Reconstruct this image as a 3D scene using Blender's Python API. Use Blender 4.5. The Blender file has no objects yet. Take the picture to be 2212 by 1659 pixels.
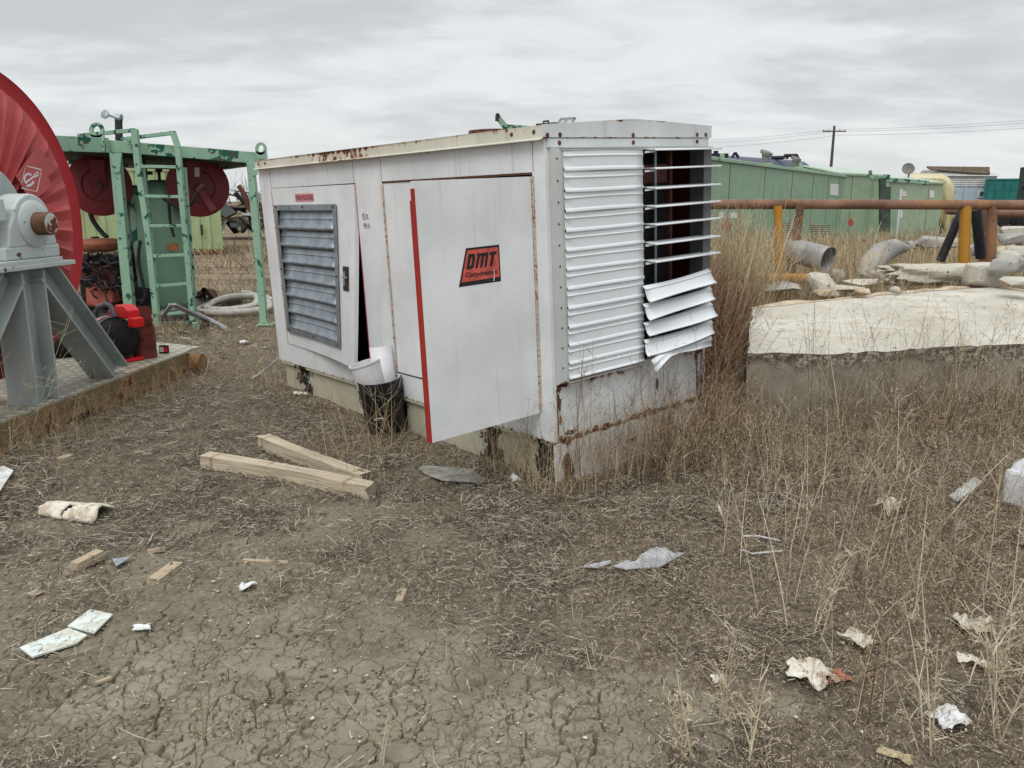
import bpy, bmesh, math, random
import numpy as np
from mathutils import Matrix, Vector
R = math.radians
rng = np.random.default_rng(7)
random.seed(7)
sc = bpy.context.scene
COL = sc.collection

# ------------------------------------------------------------------ camera, sky, sun, exposure
F, CX, CY, HY, EYE = 1770., 1106., 829.5, 432., 1.55      # a 2212 x 1659 frame
PITCH = math.atan((CY - HY) / F)
cam_d = bpy.data.cameras.new('camera')
cam = bpy.data.objects.new('camera', cam_d)
COL.objects.link(cam)
cam.location = (0, 0, EYE)
cam.rotation_euler = (math.pi / 2 - PITCH, 0, 0)
cam_d.sensor_width = 36
cam_d.lens = 36 * F / 2212
cam_d.clip_start = 0.05
cam_d.clip_end = 3000
sc.camera = cam

sc.view_settings.view_transform = 'Standard'
sc.view_settings.look = 'None'
sc.view_settings.gamma = 1
sc.view_settings.exposure = 0.47
sc.cycles.max_bounces = 6
sc.cycles.use_denoising = True

SUN_EL, SUN_ROT = R(52), R(200)
sun_d = bpy.data.lights.new('sun', 'SUN')
sun_d.energy = 1.1
sun_d.angle = R(28)
sun_d.color = (1, .97, .93)
sun = bpy.data.objects.new('sun', sun_d)
COL.objects.link(sun)
sdir = Vector((math.cos(SUN_EL) * math.sin(R(-20)), -math.cos(SUN_EL) * math.cos(R(-20)), math.sin(SUN_EL)))   # behind the camera, a little left
sun.rotation_euler = (-sdir).to_track_quat('-Z', 'Y').to_euler()


# ------------------------------------------------------------------ node expressions
class S:
    def __init__(s, nt, k): s.nt, s.k = nt, k
    def _m(s, op, *a, clamp=False):
        n = s.nt.nodes.new('ShaderNodeMath'); n.operation = op; n.use_clamp = clamp
        for i, v in enumerate((s,) + a): put(s.nt, n.inputs[i], v)
        return S(s.nt, n.outputs[0])
    def __add__(s, o): return s._m('ADD', o)
    def __sub__(s, o): return s._m('SUBTRACT', o)
    def __mul__(s, o): return s._m('MULTIPLY', o)
    def __truediv__(s, o): return s._m('DIVIDE', o)
    def abs(s): return s._m('ABSOLUTE')
    def max(s, o): return s._m('MAXIMUM', o)
    def min(s, o): return s._m('MINIMUM', o)
    def gt(s, o): return s._m('GREATER_THAN', o)
    def fract(s): return s._m('FRACT')
    def sin(s): return s._m('SINE')
    def inv(s): return s._m('MULTIPLY_ADD', -1., 1.)
    def step(s, a, b, lo=0., hi=1.):
        n = s.nt.nodes.new('ShaderNodeMapRange'); n.interpolation_type = 'SMOOTHSTEP'
        put(s.nt, n.inputs[0], s)
        for i, v in enumerate((a, b, lo, hi)): n.inputs[i + 1].default_value = v
        return S(s.nt, n.outputs[0])


def put(nt, inp, v):
    if isinstance(v, S): nt.links.new(v.k, inp)
    elif isinstance(v, (tuple, list)): inp.default_value = (*v, 1) if len(inp.default_value) == 4 and len(v) == 3 else v
    else: inp.default_value = v


class NT:
    def __init__(s, tree):
        s.t = tree
        s.cache = {}
    def coord(s, kind='Object'):
        if kind not in s.cache:
            n = s.t.nodes.new('ShaderNodeTexCoord'); s.cache[kind] = S(s.t, n.outputs[kind])
        return s.cache[kind]
    def xyz(s, kind='Object'):
        n = s.t.nodes.new('ShaderNodeSeparateXYZ'); s.t.links.new(s.coord(kind).k, n.inputs[0])
        return [S(s.t, n.outputs[i]) for i in range(3)]
    def comb(s, x, y, z):
        n = s.t.nodes.new('ShaderNodeCombineXYZ')
        for i, v in enumerate((x, y, z)): put(s.t, n.inputs[i], v)
        return S(s.t, n.outputs[0])
    def map(s, scale=(1, 1, 1), kind='Object', loc=(0, 0, 0)):
        n = s.t.nodes.new('ShaderNodeMapping'); s.t.links.new(s.coord(kind).k, n.inputs[0])
        n.inputs['Scale'].default_value = scale; n.inputs['Location'].default_value = loc
        return S(s.t, n.outputs[0])
    def noise(s, scale, detail=4, rough=.55, co=None, dist=0, col=False):
        n = s.t.nodes.new('ShaderNodeTexNoise')
        put(s.t, n.inputs['Vector'], co or s.coord())
        n.inputs['Scale'].default_value = scale; n.inputs['Detail'].default_value = detail
        n.inputs['Roughness'].default_value = rough; n.inputs['Distortion'].default_value = dist
        return S(s.t, n.outputs['Color' if col else 'Fac'])
    def vor(s, scale, co=None, feat='F1', out='Distance'):
        n = s.t.nodes.new('ShaderNodeTexVoronoi'); n.feature = feat
        put(s.t, n.inputs['Vector'], co or s.coord()); n.inputs['Scale'].default_value = scale
        return S(s.t, n.outputs[out])
    def mix(s, f, a, b):
        n = s.t.nodes.new('ShaderNodeMix'); n.data_type = 'RGBA'
        put(s.t, n.inputs[0], f); put(s.t, n.inputs[6], a); put(s.t, n.inputs[7], b)
        return S(s.t, n.outputs[2])
    def ramp(s, f, cols):
        n = s.t.nodes.new('ShaderNodeValToRGB'); put(s.t, n.inputs[0], f)
        e = n.color_ramp.elements
        while len(e) < len(cols): e.new(.5)
        for i, (p, c) in enumerate(cols): e[i].position = p; e[i].color = (*c, 1)
        return S(s.t, n.outputs[0])
    def island(s):
        n = s.t.nodes.new('ShaderNodeNewGeometry'); return S(s.t, n.outputs['Random Per Island'])
    def attr(s, name):
        n = s.t.nodes.new('ShaderNodeAttribute'); n.attribute_name = name; return S(s.t, n.outputs['Fac'])
    def bump(s, h, strength=.3, dist=.01):
        n = s.t.nodes.new('ShaderNodeBump'); n.inputs['Strength'].default_value = strength; n.inputs['Distance'].default_value = dist
        put(s.t, n.inputs['Height'], h); return S(s.t, n.outputs[0])


def material(name, fn, rough=.6, metal=0., spec=.4):
    """fn(N) -> dict(color, rough, metal, bump, alpha, trans)"""
    m = bpy.data.materials.new(name); m.use_nodes = True
    nt = m.node_tree; b = nt.nodes['Principled BSDF']
    d = fn(NT(nt)) if callable(fn) else {'color': fn}
    b.inputs['Specular IOR Level'].default_value = d.get('spec', spec)
    put(nt, b.inputs['Base Color'], d['color'])
    put(nt, b.inputs['Roughness'], d.get('rough', rough))
    put(nt, b.inputs['Metallic'], d.get('metal', metal))
    if 'bump' in d: put(nt, b.inputs['Normal'], d['bump'])
    if 'alpha' in d: put(nt, b.inputs['Alpha'], d['alpha'])
    return m


RUST = ((.30, (.035, .014, .008)), (.5, (.10, .035, .015)), (.7, (.22, .085, .035)))


def paint(name, base, chips=.0, chip_scale=30, under=None, dirt=.25, rustz=None, rough=.45, streak=.0, var=.06, extra=None, stretch=(1, 1, 1), speck=0.):
    """painted sheet metal: slight mottling, grime, rust spots; rustz = list of (axis, centre, halfwidth, strength) bands where the paint has failed"""
    def fn(N):
        x, y, z = N.xyz()
        n1 = N.noise(2.2, 5); n2 = N.noise(14, 4); n3 = N.noise(chip_scale, 6, .62, N.map(stretch))
        light = tuple(min(1, c * (1 + var)) for c in base); dark = tuple(c * (1 - var * 2) for c in base)
        c = N.mix(n1.step(.3, .7), dark, light)
        gr = N.noise(5, 6, .65, N.map((3, 3, .5)))
        c = N.mix(gr.step(.52, .78) * dirt, c, tuple(v * k for v, k in zip(base, (.62, .56, .45))))
        rust = N.ramp(N.noise(60, 5), RUST)
        if under: rust = N.mix(N.noise(9, 3).gt(.40), rust, under)
        thr = n3
        if rustz:
            for ax, ce, hw, st in rustz:
                co = (x, y, z)[ax]
                band = (co - ce).abs().step(hw, 0.)
                thr = thr + band * st
        mask = thr.step(.72 - chips, .745 - chips)
        halo = thr.step(.60 - chips, .735 - chips)
        if under is None: c = N.mix(halo * .6, c, (.40, .23, .11))
        if streak:
            st = N.noise(22, 3, .5, N.map((1, 1, .045)))
            c = N.mix(st.step(.6, .75) * streak, c, (.30, .17, .09))
        if speck:
            sp = N.vor(55, N.map((1, 1, .6))); c = N.mix(sp.step(.11, .07) * (N.noise(3, 2).step(.45, .6)) * speck, c, (.12, .09, .07))
        c = N.mix(mask, c, rust)
        if extra: c, mask = extra(N, c, mask, (x, y, z))
        h = n2 * .25 + N.noise(1.6, 3) * 3.5 + N.noise(5, 2) * .6 - mask * .4
        return dict(color=c, rough=(mask * .4 + n1 * .25) + rough * .75, bump=N.bump(h, .35, .005))
    return material(name, fn)


def plain(name, col, var=.2, scale=8, rough=.7, metal=0., bumpd=.003, stretch=(1, 1, 1), spec=.35):
    def fn(N):
        n = N.noise(scale, 6, .6, N.map(stretch))
        f = N.noise(scale * 7, 4, .6, N.map(stretch))
        c = N.mix(n.step(.3, .7), tuple(v * (1 - var) for v in col), tuple(min(1, v * (1 + var)) for v in col))
        c = N.mix(f.step(.55, .8) * .4, c, tuple(v * .55 for v in col))
        return dict(color=c, bump=N.bump(f + n, .5, bumpd))
    return material(name, fn, rough, metal, spec)


# ------------------------------------------------------------------ world: overcast
w = bpy.data.worlds.new('World'); sc.world = w; w.use_nodes = True
nt = w.node_tree; N = NT(nt)
bg = nt.nodes['Background']
sky = nt.nodes.new('ShaderNodeTexSky'); sky.sky_type = 'NISHITA'; sky.sun_disc = False
sky.sun_elevation = SUN_EL; sky.sun_rotation = math.atan2(sdir.x, sdir.y)
gx, gy, gz_ = N.xyz('Generated')
el = gz_.max(0.)
# clouds on a flat layer overhead: direction / (height + k), so they close up towards the horizon
dn = el + .16
pl = N.comb(gx / dn, gy / dn, 0.)
pm = nt.nodes.new('ShaderNodeMapping'); nt.links.new(pl.k, pm.inputs[0]); pm.inputs['Scale'].default_value = (.62, .95, 1); pm.inputs['Rotation'].default_value = (0, 0, .12); pm.inputs['Location'].default_value = (3.1, .9, 0)
pms = S(nt, pm.outputs[0])
c1 = N.noise(1.15, 6, .5, pms, .2); c2 = N.noise(3.6, 6, .55, pms, .3)
cl = (c1 * .6 + c2 * .4).step(.40, .60)
cloud = N.mix(cl, (5.35, 5.6, 5.8), (7.5, 7.7, 7.78))
hor = el.step(.0, .16)
cloud = N.mix(hor.inv() * .6, cloud, (7.5, 7.75, 7.8))
top = el.step(.28, .9, 1., 1.9)                            # overcast is brighter overhead than near the horizon
vm = nt.nodes.new('ShaderNodeVectorMath'); vm.operation = 'SCALE'
nt.links.new(cloud.k, vm.inputs[0]); nt.links.new(top.k, vm.inputs[3])
mx = N.mix(.96, S(nt, sky.outputs[0]), S(nt, vm.outputs[0]))
nt.links.new(mx.k, bg.inputs[0]); bg.inputs[1].default_value = .08

# ------------------------------------------------------------------ placing and mesh helpers
FW = np.array([0, math.cos(PITCH), -math.sin(PITCH)]); UP = np.array([0, math.sin(PITCH), math.cos(PITCH)]); RT = np.array([1., 0, 0])
C0 = np.array([0, 0, EYE])
def ray(px, py): return RT * (px - CX) / F - UP * (py - CY) / F + FW
def gp(px, py, z=0.):
    r = ray(px, py); return C0 + r * (z - EYE) / r[2]
def at(px, py, Y):
    r = ray(px, py); return C0 + r * Y / r[1]
def onplane(px, py, o, n):
    r = ray(px, py); return C0 + r * (np.dot(o - C0, n) / np.dot(r, n))


def rootmat(o):
    m = Matrix.Identity(4)
    while o: m = o.matrix_basis @ m; o = o.parent
    return m


class MB:
    def __init__(s): s.v, s.f = [], []
    def add(s, vs, fs):
        b = len(s.v); s.v += [tuple(map(float, v)) for v in vs]; s.f += [tuple(i + b for i in f) for f in fs]; return s
    def box(s, x0, x1, y0, y1, z0, z1, m=None):
        vs = [(x, y, z) for x in (x0, x1) for y in (y0, y1) for z in (z0, z1)]
        if m is not None: vs = [m @ Vector(v) for v in vs]
        return s.add(vs, [(0, 1, 3, 2), (4, 6, 7, 5), (0, 4, 5, 1), (2, 3, 7, 6), (0, 2, 6, 4), (1, 5, 7, 3)])
    def hexa(s, q1, q2):
        """solid between two quads"""
        return s.add(list(q1) + list(q2), [(0, 1, 2, 3), (7, 6, 5, 4), (0, 4, 5, 1), (1, 5, 6, 2), (2, 6, 7, 3), (3, 7, 4, 0)])
    def prism(s, poly, off):
        n = len(poly); off = np.array(off)
        p2 = [np.array(p) + off for p in poly]
        return s.add(list(poly) + p2, [tuple(range(n)), tuple(range(2 * n - 1, n - 1, -1))] + [(i, i + n, (i + 1) % n + n, (i + 1) % n) for i in range(n)])
    def tube(s, pts, r, n=10, caps=True, rs=None):
        pts = [Vector(p) for p in pts]; k = len(pts); b = len(s.v); prev = None
        for i, p in enumerate(pts):
            d = (pts[min(i + 1, k - 1)] - pts[max(i - 1, 0)]).normalized()
            if prev is None:
                a = Vector((0, 0, 1)) if abs(d.z) < .9 else Vector((1, 0, 0)); u = d.cross(a).normalized()
            else: u = (prev - d * prev.dot(d)).normalized()
            prev = u; v = d.cross(u); rr = rs[i] if rs else r
            for j in range(n):
                t = 2 * math.pi * j / n; s.v.append(tuple(p + (u * math.cos(t) + v * math.sin(t)) * rr))
        for i in range(k - 1):
            for j in range(n):
                s.f.append((b + i * n + j, b + i * n + (j + 1) % n, b + (i + 1) * n + (j + 1) % n, b + (i + 1) * n + j))
        if caps: s.f += [tuple(b + j for j in range(n - 1, -1, -1)), tuple(b + (k - 1) * n + j for j in range(n))]
        return s
    def bar(s, p, q, wa, wb, up=(0, 0, 1)):
        """rectangular bar from p to q, wa wide across, wb along up"""
        p, q, up = Vector(p), Vector(q), Vector(up); d = (q - p).normalized(); a = d.cross(up).normalized(); b = a.cross(d)
        o = [a * sx * wa / 2 + b * sy * wb / 2 for sx, sy in ((-1, -1), (1, -1), (1, 1), (-1, 1))]
        return s.hexa([p + k for k in o], [q + k for k in o])
    def ibeam(s, p, q, wide, deep, up, t=.012):
        """I section from p to q: flanges face along up, wide across"""
        p, q, up = Vector(p), Vector(q), Vector(up).normalized(); d = (q - p).normalized(); a = d.cross(up).normalized(); b = a.cross(d)
        for sg in (-1, 1): s.bar(p + b * sg * (deep - t) / 2, q + b * sg * (deep - t) / 2, wide, t, up)
        return s.bar(p, q, t, deep - 2 * t, up)
    def lathe(s, prof, o, axis, n=32, ang=2 * math.pi, a0=0):
        o = Vector(o); ax = Vector(axis).normalized(); h = Vector((0, 0, 1)) if abs(ax.z) < .9 else Vector((1, 0, 0))
        u = ax.cross(h).normalized(); v = ax.cross(u); b = len(s.v); k = len(prof); full = ang > 6.28; m = n if full else n + 1
        for i in range(m):
            t = a0 + ang * i / n; d = u * math.cos(t) + v * math.sin(t)
            for r, z in prof: s.v.append(tuple(o + ax * z + d * r))
        for i in range(n):
            j = (i + 1) % m
            for l in range(k - 1): s.f.append((b + i * k + l, b + j * k + l, b + j * k + l + 1, b + i * k + l + 1))
        return s
    def sweep(s, prof, p, q, ex, ey):
        """profile (a,b pairs) in axes ex, ey swept from p to q"""
        p, q, ex, ey = map(np.array, (p, q, ex, ey)); k = len(prof); b = len(s.v)
        for o in (p, q):
            for a, c in prof: s.v.append(tuple(o + ex * a + ey * c))
        for i in range(k - 1): s.f.append((b + i, b + i + 1, b + k + i + 1, b + k + i))
        return s
    def build(s, name, mat, parent=None, world=False, smooth=None, bevel=0, thick=0):
        me = bpy.data.meshes.new(name); vs = s.v
        loc = Vector((0, 0, 0))
        if world:
            if parent:
                im = rootmat(parent).inverted(); vs = [tuple(im @ Vector(v)) for v in vs]
            else:
                a = np.array(vs); c = (a.min(0) + a.max(0)) / 2; c[2] = a[:, 2].min(); loc = Vector(c); vs = [tuple(x) for x in a - c]
        me.from_pydata(vs, [], s.f)
        bm = bmesh.new(); bm.from_mesh(me); bmesh.ops.recalc_face_normals(bm, faces=bm.faces); bm.to_mesh(me); bm.free()
        me.materials.append(mat)
        o = bpy.data.objects.new(name, me); COL.objects.link(o); o.location = loc
        if parent: o.parent = parent
        if thick:
            md = o.modifiers.new('t', 'SOLIDIFY'); md.thickness = thick; md.offset = 0
        if bevel:
            md = o.modifiers.new('b', 'BEVEL'); md.width = bevel; md.segments = 2; md.limit_method = 'ANGLE'; md.angle_limit = R(40)
        if smooth is not None:
            me.polygons.foreach_set('use_smooth', [True] * len(me.polygons))
            if smooth > 0: me.set_sharp_from_angle(angle=R(smooth))
        return o


def tag(o, label, cat=None, group=None, kind=None):
    if label: o['label'] = label
    if cat: o['category'] = cat
    if group: o['group'] = group
    if kind: o['kind'] = kind
    return o
def empty(name, loc, label, cat, group=None, rz=0, mat=None):
    o = bpy.data.objects.new(name, None); COL.objects.link(o); o.empty_display_size = .2
    if mat is not None: o.matrix_basis = mat
    else: o.location = loc; o.rotation_euler = (0, 0, rz)
    return tag(o, label, cat, group)


def np_mesh(name, V, Q, mat, attrs=None, smooth=False, origin=None):
    V = np.asarray(V, np.float32); Q = np.asarray(Q, np.int32)
    me = bpy.data.meshes.new(name); k = Q.shape[1]
    me.vertices.add(len(V)); me.vertices.foreach_set('co', (V if origin is None else V - np.array(origin, np.float32)).ravel())
    me.loops.add(Q.size); me.loops.foreach_set('vertex_index', Q.ravel())
    me.polygons.add(len(Q)); me.polygons.foreach_set('loop_start', np.arange(0, Q.size, k, dtype=np.int32)); me.polygons.foreach_set('loop_total', np.full(len(Q), k, np.int32))
    if smooth: me.polygons.foreach_set('use_smooth', np.ones(len(Q), bool))
    for a, d in (attrs or {}).items():
        at_ = me.attributes.new(a, 'FLOAT', 'POINT'); at_.data.foreach_set('value', d.astype(np.float32))
    me.update(); me.validate()
    me.materials.append(mat)
    o = bpy.data.objects.new(name, me); COL.objects.link(o)
    if origin is not None: o.location = origin
    return o


# ------------------------------------------------------------------ lattice noises for real relief
_G = rng.random((8, 256, 256))
def vn(x, y, sc_, k=0):
    x = x / sc_ + 37.3 * (k + 1); y = y / sc_ + 11.7 * (k + 1); g = _G[k % 8]
    xi = np.floor(x).astype(int); yi = np.floor(y).astype(int); fx = x - xi; fy = y - yi
    fx = fx * fx * (3 - 2 * fx); fy = fy * fy * (3 - 2 * fy)
    a = g[xi % 256, yi % 256]; b = g[(xi + 1) % 256, yi % 256]; c = g[xi % 256, (yi + 1) % 256]; d = g[(xi + 1) % 256, (yi + 1) % 256]
    return (a * (1 - fx) + b * fx) * (1 - fy) + (c * (1 - fx) + d * fx) * fy
def worley(x, y, sc_, k=0):
    x = x / sc_ + 53.1 * k; y = y / sc_ + 17.9 * k; xi = np.floor(x).astype(int); yi = np.floor(y).astype(int)
    f1 = np.full(x.shape, 9.); f2 = np.full(x.shape, 9.); cid = np.zeros(x.shape)
    gxx, gyy, gid = _G[k % 8], _G[(k + 3) % 8], _G[(k + 5) % 8]
    for i in (-1, 0, 1):
        for j in (-1, 0, 1):
            a, b = (xi + i) % 256, (yi + j) % 256
            d = np.hypot(xi + i + gxx[a, b] - x, yi + j + gyy[a, b] - y)
            n = d < f1
            f2 = np.where(n, f1, np.minimum(f2, d)); cid = np.where(n, gid[a, b], cid); f1 = np.where(n, d, f1)
    return f1, f2, cid
def sst(v, a, b):
    t = np.clip((v - a) / (b - a), 0, 1); return t * t * (3 - 2 * t)
def bareness(x, y):
    """1 where the mud lies bare and cracked, 0 under litter"""
    e = np.hypot((x + .52) / 1.2, (y - 1.75) / 1.02) + (vn(x, y, .35, 1) - .5) * .9 + (vn(x, y, .12, 2) - .5) * .35
    a = 1 - sst(e, .75, 1.15)
    e2 = np.hypot((x + 1.6) / 1.2, (y - 2.9) / 1.2) + (vn(x, y, .3, 3) - .5) * 1.2
    return np.maximum(a, .6 * (1 - sst(e2, .6, 1.3)))
def ground_z(x, y):
    x = np.asarray(x, float); y = np.asarray(y, float)
    r = np.hypot(x, y)
    z = (vn(x, y, 1.9, 4) - .5) * .05 + (vn(x, y, .5, 5) - .5) * .022
    z = z * sst(r, 1.2, 3) + (vn(x, y, 14, 6) - .5) * .25 * sst(r, 14, 40)
    z += .42 * np.exp(-((x - 6.2) / 2.6) ** 2 - ((y - 11.) / 2.2) ** 2)      # mound of rubble behind the slab
    return z


# ================================================================== GROUND
def mat_ground():
    def fn(N):
        x, y, z = N.xyz()
        bare = N.attr('bare')
        n0 = N.noise(.35, 4); n1 = N.noise(3.5, 6, .6); n2 = N.noise(40, 6, .65); n3 = N.noise(170, 4, .6)
        mud = N.mix(n1.step(.3, .7), (.175, .155, .113), (.255, .229, .172))
        litter = N.mix(n2.step(.35, .65), (.066, .054, .039), (.165, .138, .10))
        straw = N.noise(95, 4, .7, N.map((1, .35, 1)), 1.5)
        litter = N.mix(straw.step(.56, .66) * .8, litter, (.42, .35, .24))
        c = N.mix(bare, litter, mud)
        dist = (x * x + y * y)._m('SQRT')
        far = N.mix(N.noise(.9, 6, .65, N.map((.4, 1.6, 1)), .6).step(.35, .65), (.115, .085, .055), (.23, .18, .115))
        far = N.mix(N.noise(4, 5, .6, N.map((.5, 1.8, 1))).step(.62, .70) * .6, far, (.36, .32, .25))
        c = N.mix(dist.step(8, 16), c, far)
        cell = N.attr('cell')
        c = N.mix((cell - .5) * bare * .5, c, (.23, .2, .15))
        peb = N.vor(26, N.map((1, 1, 1))); pid = N.vor(26, N.map((1, 1, 1)), out='Color')
        c = N.mix(peb.step(.16, .12) * N.noise(7, 3).step(.56, .62) * .8, c, (.33, .30, .25))
        return dict(color=c, bump=N.bump(n2 * .6 + n3 * .5, .55, .006), rough=.93)
    return material('ground_mat', fn, spec=.2)


def build_ground():
    na, nr = 1700, 1400
    a = np.linspace(R(-47), R(47), na); r = np.concatenate([np.geomspace(1.25, 1.6, 60)[:-1], np.geomspace(1.6, 4.2, 950)[:-1], np.geomspace(4.2, 9., 250)[:-1], np.geomspace(9., 900, 150)]); nr = len(r)
    A, Rr = np.meshgrid(a, r); x = Rr * np.sin(A); y = Rr * np.cos(A)
    z = ground_z(x, y)
    near = 1 - sst(Rr, 5.5, 9); b = bareness(x, y)
    wx = x + (vn(x, y, .05, 1) - .5) * .04 + (vn(x, y, .016, 3) - .5) * .012; wy = y + (vn(x, y, .05, 6) - .5) * .04 + (vn(x, y, .016, 4) - .5) * .012
    f1, f2, c1 = worley(wx, wy, .088, 1)
    g1, g2, c2 = worley(wx, wy, .042, 2)
    wcr = .035 + .12 * sst(vn(x, y, .12, 3), .4, .85)
    cr1 = 1 - np.clip((f2 - f1) / wcr, 0, 1); cr2 = (1 - np.clip((g2 - g1) / .11, 0, 1)) * sst(vn(x, y, .15, 7), .2, .5)
    z = z - near * b * (cr1 * .028 + cr2 * .010)
    z = z + near * b * ((c1 - .5) * .004 + (.5 - f1) * .002)
    z = z + near * (1 - b * .75) * ((vn(x, y, .045, 2) - .5) * .020 + (vn(x, y, .02, 3) - .5) * .010 + (vn(x, y, .11, 7) - .5) * .02)
    z = z + near * (vn(x, y, .012, 5) - .5) * .003
    i = np.arange(len(r) - 1)[:, None] * na + np.arange(na - 1)[None, :]
    Q = np.stack([i, i + 1, i + na + 1, i + na], -1).reshape(-1, 4)
    V = np.stack([x, y, z], -1).reshape(-1, 3)
    k = len(V)
    V = np.concatenate([V, [[-900, -900, -.5], [900, -900, -.5], [900, 900, -.5], [-900, 900, -.5]]]); Q = np.concatenate([Q, [[k, k + 1, k + 2, k + 3]]])
    at_b = np.append(b.ravel(), [0] * 4); at_c = np.append(c1.ravel(), [0] * 4)
    o = np_mesh('ground', V, Q, mat_ground(), {'bare': at_b, 'cell': at_c}, smooth=True)
    tag(o, 'dry cracked mud yard covered with dead plant litter', None, None, 'structure')
build_ground()


# ================================================================== GENERATOR ENCLOSURE
GO = np.array([.23137, 4.30, .25257]); GA = (-.871365, .045123, -.014721); GL, GW, GH = 3.49, 1.325, 1.599
GM = (Matrix.Rotation(GA[0], 4, 'Z') @ Matrix.Rotation(GA[1], 4, 'X') @ Matrix.Rotation(GA[2], 4, 'Y')); GM.translation = Vector(GO)
g_ax = [np.array(GM.col[i][:3]) for i in range(3)]
def gl(px, py, axis, val):
    """local point of the enclosure on the plane local[axis] == val under a pixel"""
    o = GO + g_ax[axis] * val; p = onplane(px, py, o, g_ax[axis]); d = p - GO
    return np.array([d @ a for a in g_ax])

WHITE = (.72, .745, .755)
RED = (.36, .025, .02)
m_white = paint('white_paint', WHITE, chips=-.035, chip_scale=26, rustz=[(2, -.012, .05, .27), (2, 1.60, .03, .12)], dirt=.22, streak=.28, speck=.7)
m_whiteb = paint('white_paint_lower', WHITE, chips=.0, chip_scale=15, rustz=[(2, -.004, .05, .30), (1, .0, .04, .24), (1, 1.325, .12, .25), (2, .31, .035, .18)], dirt=.5, streak=.8, speck=.6)
m_door = paint('door_paint', WHITE, chips=-.075, chip_scale=24, dirt=.16, streak=.16, speck=.9)
m_roofp = paint('cream_roof_paint', (.60, .585, .50), chips=-.03, chip_scale=22, rustz=[(0, -2.05, 1.0, .24), (2, 1.664, .035, .14)], dirt=.35, streak=.4, stretch=(1, 1, .6))
m_fasc = paint('fascia_paint', (.60, .63, .64), chips=-.05, chip_scale=18, rustz=[(2, 1.695, .022, .25), (2, 1.602, .012, .22)], dirt=.3, streak=.2)
m_skid = paint('skid_paint', (.50, .475, .36), chips=-.08, chip_scale=10, under=(.012, .013, .014), rustz=[(0, -3.08, .36, .40), (0, -.58, .26, .40), (0, -.12, .26, .40), (2, -.27, .05, .12)], dirt=.7, streak=.5, rough=.6)
m_skidb = paint('skid_end_paint', WHITE, chips=-.05, chip_scale=9, rustz=[(1, .10, .07, .34), (1, 1.30, .14, .26), (2, -.005, .035, .30), (2, -.27, .08, .16)], dirt=.7, streak=.9)
m_alu = paint('shutter_white', (.72, .755, .78), chips=-.2, dirt=.10, rough=.62, var=.03)
m_frame = paint('frame_grey', (.46, .48, .465), chips=-.12, dirt=.3, rough=.45)
m_galv = plain('galvanised', (.27, .315, .345), .22, 9, .42, .55, .001)
m_red = paint('red_primer', RED, chips=-.06, dirt=.5, rough=.5)
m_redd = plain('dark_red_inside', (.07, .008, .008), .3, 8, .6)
m_redm = plain('dull_red', (.10, .028, .024), .3, 8, .6)
m_rust = plain('rust', (.10, .04, .022), .5, 25, .9)
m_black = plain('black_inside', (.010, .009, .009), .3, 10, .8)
m_dark = plain('dark_metal', (.03, .031, .033), .3, 20, .5, .3)
m_hinge = paint('hinge_rust', (.56, .47, .42), chips=.13, chip_scale=60, dirt=.7)

gen = empty('generator_enclosure', None, 'white steel generator housing with open door and broken louvre shutters, standing on a rusty skid', 'generator', mat=GM)
T = .03
def gx_(s0, s1): return -s1, -s0
# --- side wall facing the camera, built round its two openings
b = MB()
for s0, s1, z0, z1 in ((0, GL, 1.44, GH), (0, GL, 0, .164), (0, .10, .164, 1.44), (1.575, 1.92, .164, 1.44), (3.265, GL, .164, 1.44)):
    b.box(-s1, -s0, 0, T, z0, z1)
b.build('side_wall', m_white, gen)
b = MB()      # seams, a few dents of paint lines where panels meet
for s, z0, z1 in ((.09, 1.444, 1.59), (1.575, 1.444, 1.58), (1.935, 1.444, 1.59), (3.27, 1.0, 1.58)):
    b.box(-s - .0012, -s + .0012, -.0015, .001, z0, z1)
b.build('panel_seam', m_dark, gen)
b = MB()      # far side, back end, floor
b.box(-GL, 0, GW - T, GW, 0, GH); b.box(-GL, -GL + T, T, GW - T, 0, GH); b.box(-GL + T, -.05, T, GW - T, -.004, .02)
b.build('rear_walls', m_white, gen)
# --- louvred end wall
b = MB()
b.box(-T, -.001, T + .001, GW - T - .001, 0, .335); b.box(-T, -.001, T + .001, GW - T - .001, 1.565, GH)
b.box(-.055, -.001, T + .001, .055, .336, 1.564); b.box(-.055, -.001, 1.29, GW - T - .001, .336, 1.564)
b.build('end_wall', m_whiteb, gen)
b = MB(); b.box(-.004, .004, .028, .034, .02, .30); b.box(-.004, .004, 1.24, 1.246, .02, .32); b.build('panel_seam', m_rust, gen)
# rust patches eaten through the end panel
def blob(cy, cz, ry, rz, x, seed, n=18):
    r_ = random.Random(seed); k = [r_.uniform(.55, 1.15) for _ in range(n)]
    return [(x, cy + ry * k[i] * math.cos(2 * math.pi * i / n), cz + rz * k[i] * math.sin(2 * math.pi * i / n)) for i in range(n)]
b = MB()
for cy, cz, ry, rz, sd in ((.045, .30, .022, .03, 1), (.045, .22, .012, .05, 2), (.05, .12, .010, .03, 3), (.08, .31, .03, .014, 4), (1.23, .28, .012, .03, 5), (.86, .17, .012, .04, 6), (1.29, .12, .02, .04, 7), (.13, .035, .06, .016, 9), (.75, .022, .018, .012, 12)):
    MB().prism(blob(cy, cz, ry, rz, .0, sd), (.0018, 0, 0)).build('rust_patch', m_rust, gen)
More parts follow.
